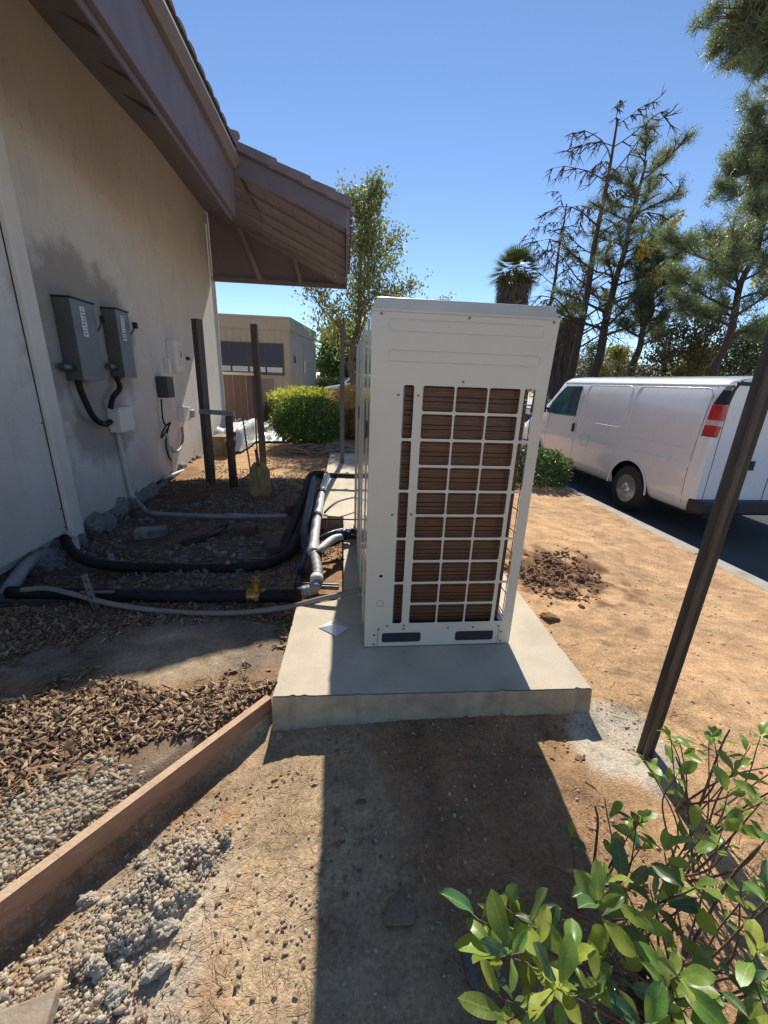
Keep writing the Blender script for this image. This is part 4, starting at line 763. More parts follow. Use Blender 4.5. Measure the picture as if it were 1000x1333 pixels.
# crusted heap of spilled mortar
CL = [Vector(g(290, 1078)), Vector(g(262, 1108)), Vector(g(225, 1140)), Vector(g(185, 1180)), Vector(g(140, 1215)), Vector(g(95, 1255))]; cl = curve(CL, 14); NA, NB = len(cl) * 3, 90
fa = np.linspace(0, len(cl) - 1.001, NA); C0 = np.array([tuple(v) for v in cl]); i0 = fa.astype(int); Pc = C0[i0] + (C0[np.minimum(i0 + 1, len(cl) - 1)] - C0[i0]) * (fa - i0)[:, None]
Tn = np.gradient(Pc, axis=0); Tn /= np.linalg.norm(Tn, axis=1)[:, None]; Nn = np.stack([-Tn[:, 1], Tn[:, 0]], 1); tt = np.linspace(-1, 1, NB)
sa = fa / (len(cl) - 1); wid = .030 + .055 * np.sin(pi * np.clip(sa * .9 + .1, 0, 1)); XX = Pc[:, 0, None] + Nn[:, 0, None] * tt * wid[:, None] * 1.5; YY = Pc[:, 1, None] + Nn[:, 1, None] * tt * wid[:, None] * 1.5
xx, yy_ = XX.ravel(), YY.ravel(); big = fbm(xx, yy_, 13, 3, 91); bil = 1 - np.abs(2 * fbm(xx, yy_, 42, 4, 95) - .94) * 2.2; bil2 = 1 - np.abs(2 * fbm(xx, yy_, 120, 3, 97) - .88) * 2
env = ((1 - tt[None, :] ** 2) * np.sin(pi * np.clip(sa * .96 + .02, 0, 1))[:, None] ** .5).ravel(); hh = env * (.020 + .085 * (big - .3)) * 1.1 + (bil * .009 + bil2 * .0055 + (fbm(xx, yy_, 300, 2, 99) - .37) * .006) * ss(0, .3, env) - .012 * (1 - ss(0, .25, env)) - .018 * ss(.42, .30, big)
ZZ = hgt(xx, yy_) + hh; ix = np.arange(NA * NB).reshape(NA, NB); Fh = np.stack([ix[:-1, :-1], ix[:-1, 1:], ix[1:, 1:], ix[1:, :-1]], -1).reshape(-1, 4)
gi = rng.integers(0, len(xx), 2600); gi = gi[env[gi] > .15]; n = len(gi); s = .002 + .009 * rng.random(n) ** 2.5
V, Fc = scatter(ICOV, ICOF, np.column_stack([xx[gi], yy_[gi], ZZ.ravel()[gi] + s * .3]), np.column_stack([s * 1.3, s, s * .8]) * 1.6, rot(n, .8), .3); stuff('loose_crumbs', 'loose crumbs lying on the mortar heap', 'rubble', V, Fc, MT['debris_bits'])
tag(npobj('mortar_heap', np.column_stack([xx, yy_, ZZ]), Fh, MT['debris'], None, True), 'long crusted heap of pale spilled mortar right of the form board', 'mortar heap')
# individual stones and chunks
SM2 = [stone_mesh('mortar_chunk', 40 + i, 5, .75) for i in range(5)]
CH_ = [((232, 1148), (.085, .05, .04), 'large mottled mortar chunk in the middle of the rubble strip'), ((165, 1215), (.07, .045, .04), 'mortar chunk on the lower left of the rubble strip'), ((222, 1215), (.06, .045, .035), 'mortar chunk just below the middle of the heap'), ((250, 1090), (.045, .038, .03), 'small rounded pale stone at the top of the rubble strip'), ((295, 1079), (.035, .032, .03), 'round pale pebble right of the rubble strip top'), ((183, 1107), (.05, .04, .03), 'grey stone in board shadow by the rubble'), ((113, 1160), (.06, .04, .025), 'flat grey stone in board shadow'), ((205, 1265), (.075, .06, .05), 'mortar lump with a shadowed hollow low in the strip'), ((132, 1262), (.06, .045, .04), 'knobbly mortar lump near the bottom left'), ((150, 1300), (.05, .05, .035), 'pale lump at the bottom edge of the rubble'), ((265, 1130), (.07, .05, .04), 'mortar lump at the right of the largest chunk'), ((363, 952), (.04, .03, .02), 'flat pale stone in the pad shadow')]
for i, ((px_, py_), s_, lab) in enumerate(CH_):
    p = g(px_, py_, -.02); o = link('mortar_chunk', SM2[i % 5], MT['chunk']); o.location = (p[0], p[1], hz(p[0], p[1]) + s_[2] * .25); o.scale = s_; o.rotation_euler = (random.uniform(-.3, .3), random.uniform(-.3, .3), random.uniform(0, 3)); tag(o, lab, 'rubble chunk')
for px_, py_, s_, lab, m_ in ((612, 1262, (.04, .10, .02), 'flat grey stone lying in the unit shadow at the bottom', 'rock'), (755, 985, (.05, .035, .015), 'flat brown stone at the edge of the pad shadow', 'stonewall'), (715, 806, (.14, .08, .05), 'dark clod lying right of the pad edge', 'clod'), (520, 1190, (.10, .09, .03), 'brown stone in the unit shadow', 'stonewall'), (470, 1045, (.04, .02, .015), 'small grey chip in the unit shadow', 'rock'), (757, 790, (.05, .04, .03), 'small clod beside the dug soil', 'clod')):
    p = g(px_, py_, 0); o = link('loose_stone', SM[(px_) % 6].copy(), None); o.data.materials.clear(); o.data.materials.append(MT[m_]); o.location = (p[0], p[1], hz(p[0], p[1]) + s_[2] * .2); o.scale = s_; o.rotation_euler = (0, 0, random.uniform(-.3, .3)); tag(o, lab, 'stone')
# dry leaves
lv = [(-.5, 0, 0), (-.2, -.22, .05), (.2, -.2, .06), (.5, 0, .02), (.2, .2, .08), (-.2, .22, .06)]; lfm = [(0, 1, 2, 3), (0, 3, 4, 5)]
P = place(330, U(-2.0, 1.2, .35, 2.6), lambda x, y: (x < -.3) | (y < 1.5), .006); n = len(P); s = .010 + .030 * rng.random(n) ** 2
V, Fc = scatter(lv, lfm, P, np.column_stack([s, s * rng.uniform(.5, 1.3, n), s]), rot(n, .3), .2); stuff('dry_leaves', 'curled dry leaves scattered on the dirt and mulch', 'leaves', V, Fc, MT['dryleaf'])

# ---------------------------------------------------------------- foreground bush
bush = thing('leafy_bush', 'broad-leaved green bush with glossy oval leaves in the bottom right corner', 'bush', (1.05, .75, 0))
def leafmesh(seed, m):
    r = random.Random(seed); b_ = MB(); n_ = 8; cw = r.uniform(.1, .55); bend = r.uniform(-.05, .42); wd = r.uniform(.17, .26)
    for i in range(n_ + 1):
        t_ = i / n_; wdt = wd * 1.08 * math.sin(pi * min(1., .03 + .97 * t_ ** 1.35)) ** .62 * (1 if i < n_ else .1) + .004; y_ = t_; zc = -bend * t_ * t_
        wv = .035 * sin(t_ * 9 + seed * 2)
        for k_, q in ((-1, cw), (-.5, cw * .42), (0, 0), (.5, cw * .42), (1, cw)): b_.v.append((k_ * wdt, y_, zc + q * wdt + (wv * abs(k_))))
    for i in range(n_):
        for j in range(4): a_ = i * 5 + j; b_.f.append((a_, a_ + 1, a_ + 6, a_ + 5))
    k0 = len(b_.v); b_.v += [(-.012, -.16, .02), (.012, -.16, .02), (.012, .02, 0), (-.012, .02, 0)]; b_.f.append((k0, k0 + 1, k0 + 2, k0 + 3))
    me = bpy.data.meshes.new('leaf'); me.from_pydata(b_.v, [], b_.f); me.polygons.foreach_set('use_smooth', [True] * len(me.polygons)); me.materials.append(m); return me
def veins(m):
    nt = m.node_tree; L = nt.links.new; b = nt.nodes['Principled BSDF']; src = b.inputs['Base Color'].links[0].from_socket
    tc = _n(nt, 'ShaderNodeTexCoord'); sp = _n(nt, 'ShaderNodeSeparateXYZ'); L(tc.outputs['Object'], sp.inputs[0])
    def M2(op, a, c=None):
        n = _n(nt, 'ShaderNodeMath', operation=op)
        for i, q in enumerate((a, c)):
            if q is None: continue
            if isinstance(q, (int, float)): n.inputs[i].default_value = q
            else: L(q, n.inputs[i])
        return n.outputs[0]
    ax = M2('ABSOLUTE', sp.outputs[0]); mid = M2('LESS_THAN', ax, .010)
    side = M2('GREATER_THAN', M2('SINE', M2('MULTIPLY', M2('SUBTRACT', sp.outputs[1], M2('MULTIPLY', ax, .9)), 58.)), .93); v = M2('MAXIMUM', mid, M2('MULTIPLY', side, .45))
    x = _n(nt, 'ShaderNodeMix', data_type='RGBA'); L(M2('MULTIPLY', v, .55), x.inputs[0]); L(src, x.inputs[6]); x.inputs[7].default_value = (.42, .46, .16, 1)
    nz = _n(nt, 'ShaderNodeTexNoise'); nz.inputs['Scale'].default_value = 5; nz.inputs['Detail'].default_value = 4; gg = _n(nt, 'ShaderNodeObjectInfo'); va = _n(nt, 'ShaderNodeVectorMath', operation='ADD'); L(tc.outputs['Object'], va.inputs[0]); L(gg.outputs['Location'], va.inputs[1]); L(va.outputs[0], nz.inputs['Vector'])
    y = _n(nt, 'ShaderNodeMix', data_type='RGBA'); L(M2('GREATER_THAN', nz.outputs['Fac'], .70), y.inputs[0]); L(x.outputs[2], y.inputs[6]); y.inputs[7].default_value = (.24, .14, .06, 1)
    h = _n(nt, 'ShaderNodeHueSaturation'); L(y.outputs[2], h.inputs['Color']); mr = _n(nt, 'ShaderNodeMapRange'); L(gg.outputs['Random'], mr.inputs[0]); mr.inputs['To Min'].default_value = .6; mr.inputs['To Max'].default_value = 1.35; L(mr.outputs[0], h.inputs['Value'])
    mh = _n(nt, 'ShaderNodeMapRange'); L(M2('FRACT', M2('MULTIPLY', gg.outputs['Random'], 7.3)), mh.inputs[0]); mh.inputs['To Min'].default_value = .455; mh.inputs['To Max'].default_value = .52; L(mh.outputs[0], h.inputs['Hue']); L(h.outputs[0], b.inputs['Base Color'])
for k in ('bushleaf', 'bushleaf2', 'bushleaf3'): veins(MT[k])
LM = [leafmesh(i, MT[k]) for i, k in enumerate(['bushleaf', 'bushleaf2', 'bushleaf', 'bushleaf2', 'bushleaf3', 'bushleaf', 'bushleaf3', 'bushleaf2', 'bushleaf'])]
# leaf tips: pixel areas with heights give real positions; stems rise from three crowns
tips = []
def tipsin(n_, x0, x1, y0, y1, z0, z1, seed):
    r = random.Random(seed)
    for _ in range(n_):
        px_, py_ = r.uniform(x0, x1), r.uniform(y0, y1); tips.append(Vector(g(px_, py_, r.uniform(z0, z1))))
tipsin(9, 640, 830, 1150, 1260, .55, .72, 1); tipsin(8, 640, 840, 1250, 1345, .5, .7, 2); tipsin(9, 860, 1010, 1150, 1340, .45, .7, 3)
tipsin(11, 845, 1010, 950, 1060, .30, .50, 4); tipsin(12, 860, 1030, 1050, 1180, .30, .6, 5); tipsin(5, 765, 850, 1040, 1120, .2, .45, 6); tipsin(9, 1000, 1160, 950, 1330, .3, .6, 7); tipsin(5, 790, 870, 1150, 1250, .4, .6, 8); tipsin(10, 640, 1000, 1340, 1500, .4, .7, 9)
tips += [Vector(g(622, 1197, .62)), Vector(g(640, 1200, .60)), Vector(g(655, 1180, .62)), Vector(g(745, 1090, .35)), Vector(g(905, 1080, .6)), Vector(g(930, 960, .35)), Vector(g(840, 990, .3))]
crowns = [Vector((.85, .55, 0)), Vector((1.15, .8, 0)), Vector((1.35, 1.0, 0)), Vector((1.15, .45, 0)), Vector((.78, .78, 0))]
leaves = []; tw = []
rr = random.Random(5)
for T_ in tips:
    c = min(crowns, key=lambda q: (q - Vector((T_.x, T_.y, 0))).length); b0 = c + Vector((rr.uniform(-.06, .06), rr.uniform(-.06, .06), hz(c.x, c.y) - .02))
    mid = b0.lerp(T_, .55) + Vector((rr.uniform(-.06, .06), rr.uniform(-.06, .06), -.05 + rr.uniform(0, .06))); pts = curve([b0, mid, T_], 6)
    tw.append((pts, [.0042 - .0028 * i / (len(pts) - 1) for i in range(len(pts))]))
    d = (pts[-1] - pts[-3]).normalized(); nL = rr.randint(3, 7)
    for k_ in range(nL):
        back = rr.choice([0, 0, .015, .03, .06, .10]); p = T_ - d * back; az = k_ * 2.4 + rr.uniform(-.4, .4); up = rr.uniform(.1, 1.1) if back < .02 else rr.uniform(-.3, .6)
        dirv = (Vector((cos(az), sin(az), 0)) * cos(up) + Vector((0, 0, 1)) * sin(up)); dirv = (dirv + d * .35).normalized()
        leaves.append((p, dirv, rr.uniform(.028, .068)))
bt = MB()
for p_, r0 in tw: bt.tube(p_, r0, 6)
# bare cut twigs
for px_, py_, z_, l in ((640, 1140, .62, .10), (655, 1165, .62, .08), (705, 1195, .62, .09), (775, 1050, .4, .12), (880, 985, .42, .08), (950, 950, .42, .07), (990, 1100, .6, .1)):
    q = Vector(g(px_, py_, z_)); c = min(crowns, key=lambda k: (k - Vector((q.x, q.y, 0))).length); bt.tube(curve([c + Vector((0, 0, .05)), c.lerp(q, .6) + Vector((.02, .02, .05)), q], 5), [.005, .0048, .0045, .0042, .004, .0037, .0034, .0032, .003, .0028, .0026][:11], 6)
bt.build('stems', MT['twig'], bush, True)
rest = []
leaves.sort(key=lambda L_: (L_[0] - Vector((0, 0, CH))).length)
for i, (p, d, s) in enumerate(leaves):
    q = d.to_track_quat('Y', 'Z') @ Euler((0, rr.uniform(-.9, .9), 0)).to_quaternion(); me = LM[rr.randrange(len(LM))]
    if i < 300:
        o = link('leaf', me, None, bush); o.location = p + d * s * .16 - Vector(ORG[bush]); o.rotation_mode = 'QUATERNION'; o.rotation_quaternion = q; o.scale = (s, s, s)
    else: rest.append((me, Matrix.LocRotScale(p + d * s * .16, q, (s, s, s))))
rv, rf = [], []
for me, M_ in rest:
    n0 = len(rv); rv += [tuple(M_ @ v.co) for v in me.vertices]; rf += [tuple(i + n0 for i in pl.vertices) for pl in me.polygons]
if rv: o = MB(); o.v = rv; o.f = rf; tag(o.build('further_leaves', MT['bushleaf'], bush, True), kind='stuff')

# ---------------------------------------------------------------- shrubs
QV = np.array([(-.5, 0, 0), (0, -.28, .06), (.5, 0, 0), (0, .28, .06)]); QF = np.array([(0, 1, 2, 3)])
def blobpts(n, c, r, p=3., shell=.35, zmin=-1):
    d = rng.normal(size=(n * 2, 3)); q = (np.abs(d) ** p).sum(1) ** (1 / p); d /= q[:, None]; d *= (1 - shell * rng.random(len(d)) ** 1.5)[:, None]
    d = d[d[:, 2] > zmin][:n]; d *= (1 + .10 * (fbm(d[:, 0] * 3 + 5, d[:, 1] * 3 + d[:, 2] * 2, 1.5, 3, 7) - .45)[:, None] * 3.2 + rng.normal(0, .035, (len(d), 1))); return d * np.array(r) + np.array(c)
def shrub(nm, lab, c, r, parts, cat='shrub', group=None, stems=8):
    t = thing(nm, lab, cat, (c[0], c[1], 0), group)
    for pn, n_, mk, s, zr in parts:
        P_ = blobpts(n_, c, r); f = (P_[:, 2] - c[2]) / r[2]; jit_ = rng.normal(0, .1, len(f)); P_ = P_[(f + jit_ > zr[0]) & (f + jit_ < zr[1])]; k_ = len(P_); s_ = rng.uniform(s * .7, s * 1.3, k_)
        V, Fc = scatter(QV, QF, P_, np.column_stack([s_] * 3), rng.uniform(-1.4, 1.4, (k_, 3)) + [0, 0, 0]); tag(npobj(pn, V, Fc, MT[mk], t), kind='stuff')
    b_ = MB()
    for k_ in range(stems):
        a_ = rng.uniform(0, 2 * pi); q = rng.uniform(.1, .75); b_.tube([(c[0] + .1 * cos(a_) * r[0], c[1] + .1 * sin(a_) * r[1], -.1), (c[0] + q * cos(a_) * r[0] * .6, c[1] + q * sin(a_) * r[1] * .6, c[2] * .7), (c[0] + q * cos(a_) * r[0], c[1] + q * sin(a_) * r[1], c[2] + r[2] * .6)], [.022, .014, .006], 5)
    b_.build('stems', MT['branch'], t); return t
shrub('round_shrub', 'dense clipped green round shrub in sunlight behind the pipes', (-.83, 9.9, .60), (.80, .75, .52), [('leaves', 12000, 'hedge_green', .06, (-2, 2)), ('new_shoots', 1500, 'hedge_yellow', .05, (.5, 2))])
shrub('yellow_hedge', 'clipped hedge with yellow-tipped top behind the green shrub', (-1.05, 12.9, .60), (1.35, .8, .68), [('top_leaves', 14000, 'hedge_yellow', .07, (.45, 2)), ('side_leaves', 12000, 'hedge_low', .07, (-2, .5))])
shrub('orange_shrub', 'shrub with orange-brown tips right of the green shrub', (.22, 11.4, .68), (.72, .7, .70), [('top_leaves', 10000, 'hedge_orange', .065, (.2, 2)), ('side_leaves', 8000, 'hedge_purple', .065, (-2, .25))])
shrub('kerbside_shrub', 'low glossy shrub by the kerb in front of the van', (3.45, 7.25, .10), (.72, .5, .36), [('leaves', 4200, 'bushleaf3', .07, (-2, 2)), ('pale_leaves', 1100, 'hedge_low', .07, (-2, 2))])
# cut branches heap
t = thing('branch_heap', 'heap of pale cut branches lying under the green shrub', 'branches', (-.5, 9.2, 0))
b_ = random.Random(3)
for k_ in range(46):
    x_ = b_.uniform(-1.35, .3); y_ = b_.uniform(8.45, 9.35); a_ = b_.gauss(0, .5); l = b_.uniform(.3, 1.0); z_ = hz(x_, y_) + b_.uniform(.02, .12)
    MB().tube(curve([(x_ - cos(a_) * l / 2, y_ - sin(a_) * l / 2, z_), (x_ + b_.uniform(-.05, .05), y_ + b_.uniform(-.08, .08), z_ + b_.uniform(0, .07)), (x_ + cos(a_) * l / 2, y_ + sin(a_) * l / 2, z_ - .02)], 3), b_.uniform(.01, .024), 5).build('branch', MT['stick'], t, True)

# ---------------------------------------------------------------- trees
def grow(seed, base, H, r0, lean=(0, 0), nb=14, spread=.45, up=.5, z0=.3, sub=3, droop=0., topk=.25, wob=.03, arch=0., bk=.42):
    r = random.Random(seed); base = Vector(base); N = 10; tr = []
    for i in range(N + 1):
        f = i / N; tr.append(base + Vector((lean[0] * H * f + r.uniform(-1, 1) * wob * H * (f > 0) * .5, lean[1] * H * f + r.uniform(-1, 1) * wob * H * (f > 0) * .5, H * f)))
    trunk = (curve(tr, 3), r0); br = []; tips_ = []
    for k in range(nb):
        f = z0 + (1 - z0) * (k + r.random()) / nb; f = min(f, .99); i = int(f * N); p = tr[i].lerp(tr[min(i + 1, N)], f * N - i); az = k * 2.4 + r.uniform(-.5, .5)
        L = H * spread * (1 - (f - z0) / (1 - z0) * (1 - topk)) * r.uniform(.65, 1.1); u = up * r.uniform(.6, 1.3)
        d = Vector((cos(az), sin(az), u)).normalized(); pts = [p]; q = p.copy()
        for j in range(5):
            q = q + d * L / 5; d = (d + Vector((r.uniform(-.25, .25), r.uniform(-.25, .25), r.uniform(-.12, .22) - droop - arch * j * .5))).normalized(); pts.append(q.copy())
        br.append((pts, r0 * bk * (1 - f * .6)))
        for j in range(1, 6):
            for _ in range(sub if j > 1 else 1):
                l2 = L * r.uniform(.12, .38); d2 = (d + Vector((r.uniform(-1, 1), r.uniform(-1, 1), r.uniform(-.5, .8) - droop - arch * 2.5))).normalized(); e_ = pts[j] + d2 * l2; m_ = pts[j] + d2 * l2 * .5 + Vector((r.uniform(-.1, .1), r.uniform(-.1, .1), r.uniform(-.06, .1))) * l2
                br.append(([pts[j], m_, e_], r0 * .12)); tips_ += [m_, e_]
                for _ in range(2 if sub > 2 else 1):
                    l3 = l2 * r.uniform(.3, .6); d3 = (d2 + Vector((r.uniform(-1, 1), r.uniform(-1, 1), r.uniform(-.7, .7)))).normalized(); e3 = m_ + d3 * l3; br.append(([m_, e3], r0 * .07)); tips_.append(e3)
        tips_.append(pts[-1])
    return trunk, br, tips_
def tree(nm, lab, seed, base, H, r0, leaf=None, cat='tree', bark='branch', minr=.008, group=None, extra=None, **kw):
    t = thing(nm, lab, cat, base, group); (tp, r), br, tips_ = grow(seed, base, H, r0, **kw); m_ = len(tp)
    MB().tube(tp, [r * (1 - .82 * i / (m_ - 1)) * (1 + .25 * max(0, 1 - i / 3)) for i in range(m_)], 9).build('trunk', MT[bark], t, True)
    b_ = MB()
    for p_, rr_ in br:
        rr_ = max(rr_, minr); b_.tube(p_, [max(minr * .6, rr_ * (1 - .75 * i / (len(p_) - 1))) for i in range(len(p_))], 4, False)
    tag(b_.build('branches', MT[bark], t), kind='stuff')
    if leaf:
        kind, mk, per, s, sp = leaf[:5]; T_ = np.array([tuple(q) for q in tips_])
        if kind == 'leaf':
            P_ = np.repeat(T_, per, 0) + rng.normal(0, sp, (len(T_) * per, 3)); k_ = len(P_); s_ = rng.uniform(.6, 1.3, k_) * s
            V, Fc = scatter(QV, QF, P_, np.column_stack([s_] * 3), rng.uniform(-1.5, 1.5, (k_, 3)))
        else:
            V, Fc = needles(T_, per, s, sp)
        tag(npobj('crown', V, Fc, MT[mk], t), kind='stuff')
    if extra:
        mk, cs, nn_, s, sp = extra; C_ = np.array(cs); P_ = np.repeat(C_, nn_, 0) + rng.normal(0, sp, (len(C_) * nn_, 3)); k_ = len(P_)
        V, Fc = scatter(QV, QF, P_, np.column_stack([rng.uniform(.7, 1.3, k_) * s] * 3), rng.uniform(-1.5, 1.5, (k_, 3))); tag(npobj('yellow_clusters', V, Fc, MT[mk], t), kind='stuff')
    return t
def needles(T_, per, ln, sp, wd=.010):
    n_ = len(T_) * per; P_ = np.repeat(T_, per, 0) + rng.normal(0, sp, (n_, 3)) * .5; D = rng.normal(size=(n_, 3)); D[:, 2] += .35; D /= np.linalg.norm(D, axis=1)[:, None]
    S_ = np.cross(D, rng.normal(size=(n_, 3))); S_ /= np.linalg.norm(S_, axis=1)[:, None]; L_ = (rng.uniform(.6, 1.2, n_) * ln)[:, None]
    V = np.stack([P_ - S_ * wd, P_ + S_ * wd, P_ + D * L_], 1).reshape(-1, 3); return V, np.arange(n_ * 3).reshape(-1, 3)
# centre tree behind the unit
tree('street_tree', 'slim tree with thin olive and yellowing leaves rising behind the units', 3, ay(456, 545, 15.3)[:2] + (0,), 6.9, .14, ('leaf', 'treeleaf', 10, .115, .19), nb=22, spread=.42, up=.95, z0=.22, sub=3, lean=(.05, 0), wob=.03)
tree('background_tree', 'small bright green tree beyond the tan building', 12, ay(440, 520, 30)[:2] + (0,), 4.6, .14, ('leaf', 'hedge_green', 12, .28, .35), nb=12, spread=.42, up=.6, z0=.2)
tree('background_tree', 'low olive tree at the right end of the tan building', 13, ay(475, 510, 34)[:2] + (0,), 5.4, .14, ('leaf', 'treeleaf', 12, .28, .35), nb=12, spread=.42, up=.6, z0=.2)
def B(px_, Y_, z_=-.3): p = ay(px_, 500, Y_); return (p[0], Y_, z_)
# palm
def palm(lab, px_, Y_, H, cr, sk):
    b0 = B(px_, Y_); t = thing('palm_tree', lab, 'palm tree', b0); top = Vector(b0) + Vector((0, 0, H)); MB().tube([b0, tuple(top)], [.3, .22], 10).build('trunk', MT['pinebark'], t, True)
    V_, F_ = [], []; Vd, Fd = [], []
    for k in range(110):
        az = k * 2.399; el = 1.35 - 1.8 * (k / 110); d = Vector((cos(az) * cos(el), sin(az) * cos(el), sin(el))); L = cr * rng.uniform(.8, 1.1); s_ = d.cross(Vector((0, 0, 1))).normalized()
        mid = top + d * L * .55; 
        for j in range(9):
            a_ = (j - 4) / 4 * .85; dd_ = (d * cos(a_) + s_ * sin(a_)).normalized(); e_ = mid + dd_ * L * .5 + Vector((0, 0, -.12 * L)); n0 = len(V_); w_ = s_ * .075
            V_ += [mid - w_, mid + w_, e_]; F_.append((n0, n0 + 1, n0 + 2))
        n0 = len(V_); V_ += [top - s_ * .03, top + s_ * .03, mid]; F_.append((n0, n0 + 1, n0 + 2))
    for k in range(2200):
        az = rng.uniform(0, 2 * pi); h = rng.uniform(0, sk); r_0 = .3 + .5 * cr * (1 - h / sk * .2); p = top + Vector((cos(az) * r_0 * rng.uniform(.6, 1), sin(az) * r_0 * rng.uniform(.6, 1), -h)); e_ = p + Vector((cos(az) * .25, sin(az) * .25, -rng.uniform(.5, 1.0))); s_ = Vector((-sin(az), cos(az), 0)) * rng.uniform(.03, .09); n0 = len(Vd); Vd += [p - s_, p + s_, e_]; Fd.append((n0, n0 + 1, n0 + 2))
    tag(npobj('fronds', [tuple(v) for v in V_], F_, MT['palm'], t), kind='stuff'); tag(npobj('dead_skirt', [tuple(v) for v in Vd], Fd, MT['palmdead'], t), kind='stuff'); return t
palm('distant palm with a brown skirt above the left end of the unit lid', 654, 34, 10.0, 2.1, 3.6)
tree('bare_tree', 'smaller leafless tree between the palm and the tall bare tree', 21, B(700, 30), 13.2, .22, None, bark='pinebark', minr=.011, nb=22, spread=.32, up=.6, z0=.35, sub=4, lean=(.012, 0), arch=.24, bk=.26, topk=.6, wob=.01)
tree('bare_tree', 'tallest leafless tree with reddish trunk rising above the unit corner', 22, B(741, 24), 14.6, .27, None, bark='pinebark', minr=.010, nb=30, spread=.30, up=.55, z0=.25, sub=4, lean=(.015, 0), arch=.22, bk=.26, topk=.6, wob=.008)
palm('shaggy palm trunk with dead fronds behind the tallest bare tree', 728, 28, 6.2, 1.2, 4.6)
tree('thin_pine', 'thin-crowned pine with dark leaning trunk right of the tallest bare tree', 23, B(768, 23), 12.6, .30, ('needle', 'pine', 26, .20, .22), bark='pinebark', minr=.018, nb=26, spread=.27, up=.4, z0=.35, sub=3, lean=(.06, 0), wob=.02, topk=.5)
Y_ = 21; tree('yellowing_tree', 'bushy dark tree with clusters of yellow leaves on a leaning trunk', 24, B(818, Y_), 8.0, .26, ('needle', 'pine_dark', 34, .20, .26), bark='pinebark', minr=.018, nb=20, spread=.24, up=.6, z0=.5, sub=3, lean=(.05, 0), topk=.7,
     extra=('yellowleaf', [ay(a_, b_, 20.3) for a_, b_ in ((836, 326), (855, 315), (870, 303), (850, 370), (862, 358), (878, 288), (853, 362), (905, 390), (838, 330), (990, 365), (1000, 360))], 46, .20, .17))
Y_ = 13; tree('big_pine', 'large grey-green pine with long needles filling the right edge', 25, B(930, Y_), 8.5, .17, ('needle', 'pine', 50, .20, .20), bark='pinebark', minr=.010, nb=26, spread=.29, up=.4, z0=.42, sub=3, lean=(.02, 0), topk=.75)
tree('big_pine', 'second grey-green pine standing at the far right behind the van', 26, B(1050, 15), 6.6, .2, ('needle', 'pine', 50, .22, .22), bark='pinebark', minr=.010, nb=24, spread=.34, up=.35, z0=.42, sub=3, topk=.55)
# near pine whose boughs hang into the top right corner
bp = Vector((10.6, 9.2, -.3)); t = thing('overhanging_pine', 'pine whose boughs hang into the top right corner of the sky', 'tree', bp)
MB().tube([bp, bp + Vector((.1, .1, 6)), bp + Vector((.1, .2, 12))], [.3, .24, .14], 10).build('trunk', MT['pinebark'], t, True)
T_ = []; b_ = MB(); r = random.Random(9)
for (px_, py_, Yb) in ((945, 20, 8.2), (975, 48, 8.2), (950, 40, 8.6), (990, 25, 8.4), (1030, 50, 8.2), (965, 5, 8.0), (1020, -40, 8.4), (985, -30, 8.2), (955, -20, 8.2), (1010, 45, 7.9)):
    e_ = Vector(ay(px_, py_, Yb)); s_ = bp + Vector((.1, .1, e_.z + r.uniform(.2, 1.2))); pts = curve([s_, s_.lerp(e_, .5) + Vector((0, 0, .3)), e_], 5); b_.tube(pts, [.05 - .04 * i / (len(pts) - 1) for i in range(len(pts))], 5)
    for k in range(26):
        f = r.uniform(.72, 1.03); q = s_.lerp(e_, f) + Vector((r.gauss(0, .28), r.gauss(0, .28), r.gauss(0, .25))); T_.append(tuple(q)); b_.tube([s_.lerp(e_, min(1, f - .04)), q], [.012, .006], 4)
b_.build('branches', MT['pinebark'], t); V, Fc = needles(np.array(T_), 120, .19, .11, .006); tag(npobj('crown', V, Fc, MT['pine'], t), kind='stuff')
# undergrowth trees behind the van
for i, (px_, Y_, H, mk, lab) in enumerate([(765, 30, 4.6, 'pine_dark', 'low dark shrubby tree between the bare trunks'), (800, 27, 3.8, 'brownleaf', 'low brownish tree behind the van roof, left'), (860, 18, 3.9, 'brownleaf', 'brown and yellow leaved tree above the van roof centre'), (905, 17, 4.3, 'brownleaf', 'brown leaved tree above the van rear'), (960, 17, 4.2, 'pine_dark', 'dark green low tree beside the near brown post'), (1010, 18, 4.5, 'brownleaf', 'brown leaved tree at the right edge behind the post'), (735, 34, 3.8, 'pine_dark', 'dark low tree behind the unit corner')]):
    tree('small_tree', lab, 60 + i, B(px_, Y_), H * (1.12 if mk == 'brownleaf' else 1), .09, ('leaf', mk, 6, .13, .22), bark='pinebark', minr=.012, nb=16, spread=.45, up=.6, z0=.15, sub=3, group=None)
for i, (px_, Y_, lab) in enumerate([(700, 42, 'far dark tree row section left of the tall bare tree'), (790, 48, 'far dark tree mass behind the far house'), (560, 50, 'far tree just above the unit lid'), (900, 40, 'far tree mass right of the far house')]):
    tree('distant_tree', lab, 80 + i, B(px_, Y_), 5.2 if i != 2 else 9.5, .2, ('leaf', 'treeleaf', 9, .38, .5), nb=14, spread=.55, up=.6, z0=.15, sub=3)
# far hedge left
t = shrub('far_hedge', 'dark clipped hedge row in front of the parked car', (.2, 26, .8), (4.2, .7, .8), [('leaves', 14000, 'hedge_low', .16, (-2, 2))], stems=6)

